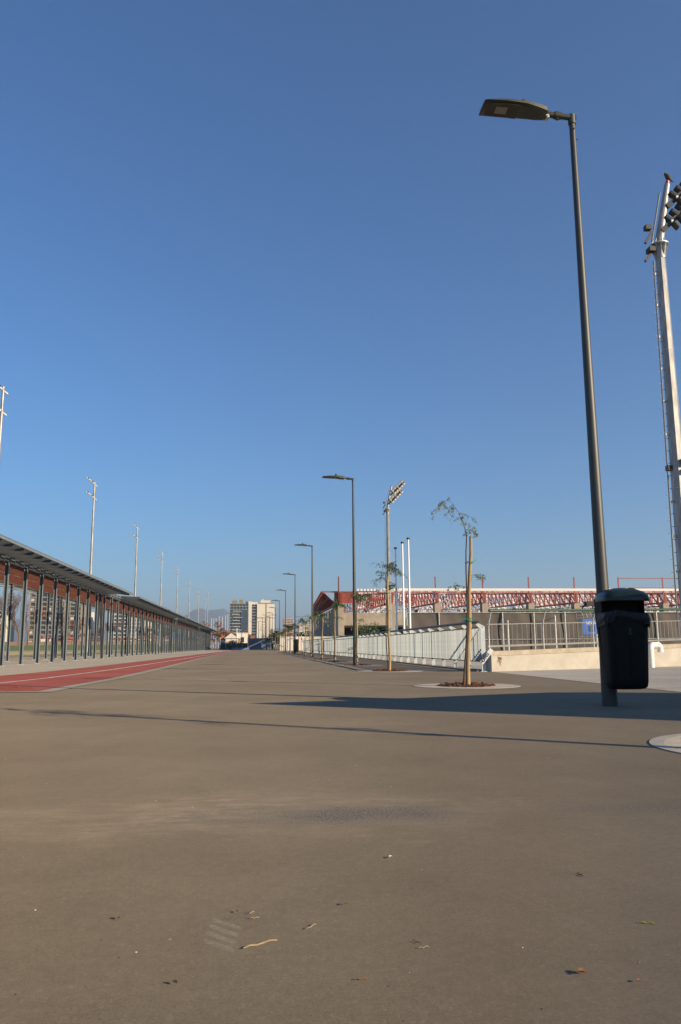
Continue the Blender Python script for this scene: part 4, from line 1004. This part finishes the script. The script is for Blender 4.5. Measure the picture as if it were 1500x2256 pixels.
# gate and end of the path
t = thing('gate', 'tall blue grey sheet metal double gate closing the path', 'gate', (-.85, 150.5, 0))
for x0 in (0, 1.95):
    L0 = MB().box(x0+.02, x0+1.9, 0, .04, .08, 2.15).build('leaf', M['gate'], t)
    for k in range(9): MB().box(x0+.1+.2*k, x0+.16+.2*k, -.03, 0, .1, 2.1).build('rib', M['gate'], t)
    MB().box(x0, x0+1.92, -.05, -.031, 1.9, 2.0).build('cross_rail', M['canopy_light'], t)
for x in (-.08, 1.9, 3.88): MB().box(x, x+.06, -.06, .08, 0, 2.25).build('gate_post', M['canopy_light'], t)
t = thing('mesh_fence', 'green mesh fence across the end of the path, left of the gate', 'fence', (-6.0, 151, 0))
MB().box(0, 5.1, 0, .03, .05, 1.25).build('mesh', M['greenmesh'], t)
for k in range(6): MB().tube([(k*1.02, -.04, 0), (k*1.02, -.04, 2.3)], .04, 6).build('post', M['galv'], t)
bb = MB().loft([[(0,-.2,0),(1.3,-.2,0),(1.3,.2,0),(0,.2,0)],[(0,-.08,.4),(1.3,-.08,.4),(1.3,.08,.4),(0,.08,.4)]]).mesh(M['bluebar'])
for k in range(3): tag(link('barrier', bb, None, (-4.6+1.35*k, 149, 0)), 'low blue barrier before the green mesh fence, %s of three from the left' % ('first', 'second', 'third')[k], 'barrier', 'low blue barriers at the end of the path')
t = thing('refuse_container', 'small black container standing at the blue barriers', 'container', (-4.1, 148.2, 0)); MB().loft([[(-.25,-.25,0),(.25,-.25,0),(.25,.25,0),(-.25,.25,0)],[(-.3,-.3,.75),(.3,-.3,.75),(.3,.3,.75),(-.3,.3,.75)]]).build('body', M['black'], t); MB().box(-.33,.33,-.33,.33,.75,.82).build('lid', M['black'], t)
t = thing('utility_pole', 'thin white pole between the two white houses', 'pole', (at(523, 1384, 190).x, 190, 0)); MB().tube([(0,0,0),(0,0,at(523, 1384, 190).z)], .09, 8).build('pole', M['flag'], t); MB().box(-.2,.2,-.05,.05,3.6,3.7).build('bracket', M['flag'], t)
bush(-3.7, 154, 2.0, 1.6, 'scrubby bush behind the green mesh fence, left of the gate', M['leaf_y'], 8, 300, .1)
bush(-2.3, 154.5, 1.9, 1.8, 'taller scrubby bush behind the green mesh fence, nearest the gate', M['leaf'], 9, 300, .1)
# white wall panels and van behind the sapling row
t = thing('site_wall', 'white boundary wall behind the far saplings', 'wall', (3.9, 112, 0))
for k in range(14): MB().box(k*1.5+.03, k*1.5+1.47, 0, .12, 0, 1.95).build('panel', M['white'], t)
for k in range(15): MB().box(k*1.5-.06, k*1.5+.03, -.04, .16, 0, 2.1).build('pillar', M['palegrey'], t)
t = thing('steel_fence', 'dark green railing fence above the far end of the slatted barrier', 'fence', (5.6, 84, 0))
for k in range(40): MB().box(k*.12, k*.12+.03, 0, .03, .1, 1.75).build('bar', M['greenrail'], t)
for z in (.3, 1.6): MB().box(0, 4.8, .03, .06, z, z+.05).build('rail', M['greenrail'], t)

# ------------------------------------------------------------------ trees
def bare_tree(x, y, z0, H, label, seed, depth=4, leafm=None, nl=0, spread=.5, r0=.16, group='bare trees beyond the field', lsize=.2):
    rr = random.Random(seed); t = thing('bare_tree', label, 'tree', (x, y, z0), group); tb = MB(); bb_ = MB(); tips = []
    def grow(p, d, ln, r, k):
        q = [p]
        for i in range(3):
            d = (d+Vector((rr.gauss(0, .1), rr.gauss(0, .1), .04))).normalized(); q.append(q[-1]+d*ln/3)
        (tb if k == depth else bb_).tube(q, [r, r*.88, r*.78, r*.68], 6 if k == depth else 4 if k > 2 else 3, cap=False)
        if k == 0: tips.append(q[-1]); return
        for i in range(3 if k < depth else 4):
            a = rr.uniform(0, 6.28); dd = (d+Vector((math.cos(a), math.sin(a), rr.uniform(-.1, .5)))*spread*rr.uniform(.7, 1.3)).normalized()
            grow(q[-1] if i < 2 else q[2], dd, ln*rr.uniform(.62, .82), r*.55, k-1)
    grow(Vector((0, 0, -.05)), Vector((0, 0, 1)), H*.30, r0, depth)
    tb.build('trunk', M['bark_far'], t, smooth=60); bb_.build('branches', M['bark_far'], t)
    if leafm and nl:
        lb = MB()
        for i in range(nl):
            p = rr.choice(tips)+Vector((rr.gauss(0, .35), rr.gauss(0, .35), rr.gauss(0, .35)))*H*.05; u = Vector((rr.gauss(0, 1), rr.gauss(0, 1), rr.gauss(0, 1))).normalized()*lsize; v = u.cross(Vector((rr.gauss(0, 1), rr.gauss(0, 1), rr.gauss(0, 1)))).normalized()*lsize*.6
            lb.quad(p-u, p+v, p+u, p-v)
        lb.build('leaves', leafm, t)
    return t
for i, (px, top_, Y, sd, dp) in enumerate(((-14, 1285, 225, 2, 5), (8, 1290, 228, 3, 5), (28, 1296, 222, 4, 5), (52, 1288, 226, 5, 5), (68, 1320, 235, 6, 4), (128, 1365, 255, 7, 4), (148, 1352, 258, 8, 4), (165, 1360, 256, 9, 4), (250, 1368, 258, 10, 4), (268, 1362, 257, 11, 4), (312, 1375, 256, 12, 4))):
    p = at(px, top_, Y); H = p.z-1.3
    bare_tree(p.x, Y, 1.3, H*1.05, 'bare brown tree beyond the dry field, %s from the left' % ('first','second','third','fourth','fifth','sixth','seventh','eighth','ninth','tenth','eleventh')[i], sd, dp, M['leaf_o'], 500 if i < 5 else 700, .42, .22 if i < 5 else .14, lsize=.14)
for i, (px, top_, Y, wd, m, lab) in enumerate(((205, 1385, 300, 9, M['leaf_o'], 'broad reddish brown tree between the tan and pale grey blocks'), (325, 1378, 280, 7, M['leaf_d'], 'rounded dark green tree before the cream slabs'), (365, 1372, 280, 6, M['leaf_d'], 'dark evergreen tree near the third mast'), (475, 1382, 260, 9, M['leaf_o'], 'brown winter tree at the canopy end'), (492, 1380, 270, 8, M['leaf_o'], 'brown winter tree right of the canopy end'), (508, 1383, 262, 7, M['leaf_o'], 'brown winter tree over the gabled white house'), (543, 1388, 250, 5, M['leaf_o'], 'rusty autumn tree over the flat-roofed white house'), (560, 1392, 240, 5, M['leaf_o'], 'rusty autumn tree over the blue gate'), (601, 1388, 170, 3.2, M['leaf_o'], 'brownish tree at the right of the cream tower foot'), (611, 1392, 150, 2.8, M['leaf_d'], 'dark green tree behind the far saplings'), (640, 1388, 180, 5, M['leaf_o'], 'reddish tree before the pinkish block'), (655, 1393, 170, 3.5, M['leaf_o'], 'small reddish tree left of the small far blocks'), (676, 1390, 150, 3.2, M['leaf_d'], 'dark tree against the stadium side'), (622, 1396, 160, 3.2, M['leaf_y'], 'yellow green tree between the far lamp poles'))):
    p = at(px, top_, Y); bush(p.x, Y, p.z, wd, lab, m, 50+i, 1100 if Y > 240 else 600, .28 if Y > 240 else .15, 'trees beyond the end of the path', 'tree', 'tree', .5)

# ------------------------------------------------------------------ added unseen block off to the right, outlined from the wedge shadow it casts
TIP = Vector((-.03, 8.65, 0)); ax = Vector((.79, -.613, 0)).normalized(); bx_ = Vector((.613, .79, 0)).normalized(); AD = 7.0; TE = math.tan(math.radians(EL))
t = thing('shadow_block', 'unseen added block with a sloping top, shaped to cast the wedge shadow on the path', 'shadow_block')
def kp(bv, h_, a=AD): p = TIP+ax*a+bx_*bv; return (p.x, p.y, h_)
prof_ = [(0, 7.0), (1.2, 6.0), (2.35, 5.35), (3.2, 4.75), (3.55, 4.2), (3.78, 3.3)]
poly = [kp(0, .0)]+[kp(bv, s_*TE) for bv, s_ in prof_]+[kp(3.85, 0)]
MB().prism(poly, ax*2.2).build('wall', M['shadow_block'], t)
b = MB(); 
for (b0_, s0), (b1_, s1) in zip(prof_, prof_[1:]): b.prism([kp(b0_, s0*TE+.002, AD+.05), kp(b1_, s1*TE+.002, AD+.05), kp(b1_, s1*TE+.03, AD+.05), kp(b0_, s0*TE+.03, AD+.05)], ax*2.15)
b.build('roof', M['canopy_grey'], t)

# ------------------------------------------------------------------ small things on the ground
def twig(px, py, qx, qy, r_, m, label, nm='twig', bend=.05, z=.003):
    a, c = G(px, py), G(qx, qy); d = c-a; n = Vector((-d.y, d.x, 0)); pts = [a+d*k/5+n*bend*math.sin(k/5*math.pi)*.6+Vector((0, 0, z+.0015*math.sin(k*2.1)))-a for k in range(6)]
    return tag(MB().tube(pts, [.5*r_*(.6+.4*math.sin((k+.5)/6*math.pi)) for k in range(6)], 5).build(nm, m, None, (a.x, a.y, 0)), label, 'twig')
twig(537, 2092, 612, 2073, .0035, M['twig'], 'longest pale straw twig lying right of the tyre print')
twig(552, 2026, 572, 2024, .0022, M['twig'], 'short straw just above the longest straw twig')
twig(549, 2016, 561, 2011, .002, M['twig'], 'curved yellow straw bit above the short straw')
twig(1408, 2035, 1442, 2037, .0035, M['leaf_y'], 'yellow green leaf stalk near the right edge', 'leaf_stalk')
twig(1270, 1926, 1283, 1932, .003, M['darkgrit'], 'dark curled stalk right of the middle of the asphalt', 'leaf_stalk')
twig(908, 2075, 924, 2081, .0018, M['darkgrit'], 'thin dark twig below the middle of the asphalt')
twig(922, 2092, 944, 2088, .0018, M['twig'], 'thin pale twig just under the thin dark one')
twig(676, 2050, 698, 2038, .0018, M['twig'], 'faint straw lying between path centre and tyre print')
twig(782, 2161, 808, 2159, .0022, M['deadleaf'], 'reddish sliver lying in the lower middle')
def dead_leaf(px, py, s_, label, m=None, h_=.35):
    p = G(px, py); rr = random.Random(int(px)); b = MB(); n = 6; rows_ = []
    for j in range(n+1):
        v = j/n; wd = math.sin(v*math.pi)**.7*.5+.02
        rows_ += [((v-.5)*s_*1.7, -wd*s_, .004+s_*h_*(.5+.5*math.sin(v*4+1))), ((v-.5)*s_*1.7, 0, .003+s_*h_*.3*math.sin(v*5)**2), ((v-.5)*s_*1.7, wd*s_, .004+s_*h_*(.9*math.sin(v*3)))]
    b.add(rows_, [(j*3+i, j*3+i+1, (j+1)*3+i+1, (j+1)*3+i) for j in range(n) for i in range(2)])
    o = b.build('dead_leaf', m or M['deadleaf'], None, (p.x, p.y, .001), smooth=60); o.rotation_euler.z = rr.uniform(0, 6); return tag(o, label, 'leaf')
dead_leaf(1282, 2148, .014, 'curled reddish brown leaf, largest on the asphalt, lower right', None, .38)
dead_leaf(385, 2170, .008, 'small dark leaf lying lower left of the path', M['leaf_d'])
dead_leaf(262, 2026, .009, 'small yellowish leaf left of the tyre print', M['leaf_y'])
dead_leaf(524, 2012, .006, 'tiny dark leaf above the tyre print', M['darkgrit'])
dead_leaf(760, 1995, .007, 'small dark leaf near the middle of the asphalt', M['leaf_d'])
dead_leaf(1407, 2166, .006, 'tiny red leaf bit at the lower right', None)
dead_leaf(860, 1891, .009, 'white paper scrap right of the dark gravel patch', M['stone'])
rr = random.Random(77)
for m, nm, lab, n, s0 in ((M['stone'], 'grit', 'tiny pale grit scattered over the asphalt', 150, .0016), (M['darkgrit'], 'dark_grit', 'tiny dark grit scattered over the asphalt', 300, .0015), (M['twig'], 'straw_bits', 'tiny straw bits scattered over the asphalt', 45, .0016)):
    b = MB()
    for i in range(n):
        y = 1.0+9.5*rr.random()**1.7; x = rr.uniform(-.62*y+.1*y-.2, .60*y+.1); s_ = .5*s0*rr.uniform(.5, 1.9)*(1+.2*y); a = rr.uniform(0, 3.14); c_, d_ = math.cos(a), math.sin(a); e_ = 3.2 if nm == 'straw_bits' else rr.uniform(1, 1.7)
        b.add([(x-c_*s_*e_, y-d_*s_*e_, .001), (x+d_*s_*.6, y-c_*s_*.6, .001), (x+c_*s_*e_, y+d_*s_*e_, .001), (x-d_*s_*.6, y+c_*s_*.6, .001), (x, y, .001+s_*.8)], [(0,1,4),(1,2,4),(2,3,4),(3,0,4)])
    stuff(b.build(nm, m), lab, 'litter')
# asphalt cracking near the bin, plus a thin cable shadow painted as a strip
b = MB(); rr = random.Random(6)
for pts in (((1360, 1528), (1395, 1536), (1425, 1541), (1458, 1545), (1480, 1544), (1500, 1541), (1540, 1538)), ((850, 1541), (1000, 1536.5), (1150, 1529), (1300, 1522), (1420, 1518), (1500, 1516))):
    q = [G(*p) for p in pts]
    for a, c in zip(q, q[1:]):
        n = 6
        for k in range(n):
            u, v = a.lerp(c, k/n), a.lerp(c, (k+1)/n); j = Vector((0, rr.uniform(.008, .02), 0)); b.quad((u.x, u.y, .0055), (v.x, v.y, .0055), (v.x, v.y+j.y, .0055), (u.x, u.y+j.y, .0055))
struct(b.build('crack_and_shadow_line', M['crack_and_shadow']))

# ------------------------------------------------------------------ haze
hb = MB().box(-22000, 22000, -22000, 22000, -1.2, 640)
hz = hb.build('haze', None); hz['kind'] = 'stuff'
hm = bpy.data.materials.new('haze'); hm.use_nodes = True; n_ = hm.node_tree; n_.nodes.remove(n_.nodes['Principled BSDF'])
pv = n_.nodes.new('ShaderNodeVolumePrincipled'); pv.inputs['Color'].default_value = (.66, .82, .97, 1); pv.inputs['Density'].default_value = .00012; pv.inputs['Anisotropy'].default_value = .2
n_.links.new(pv.outputs[0], n_.nodes['Material Output'].inputs['Volume']); hz.data.materials.clear(); hz.data.materials.append(hm)
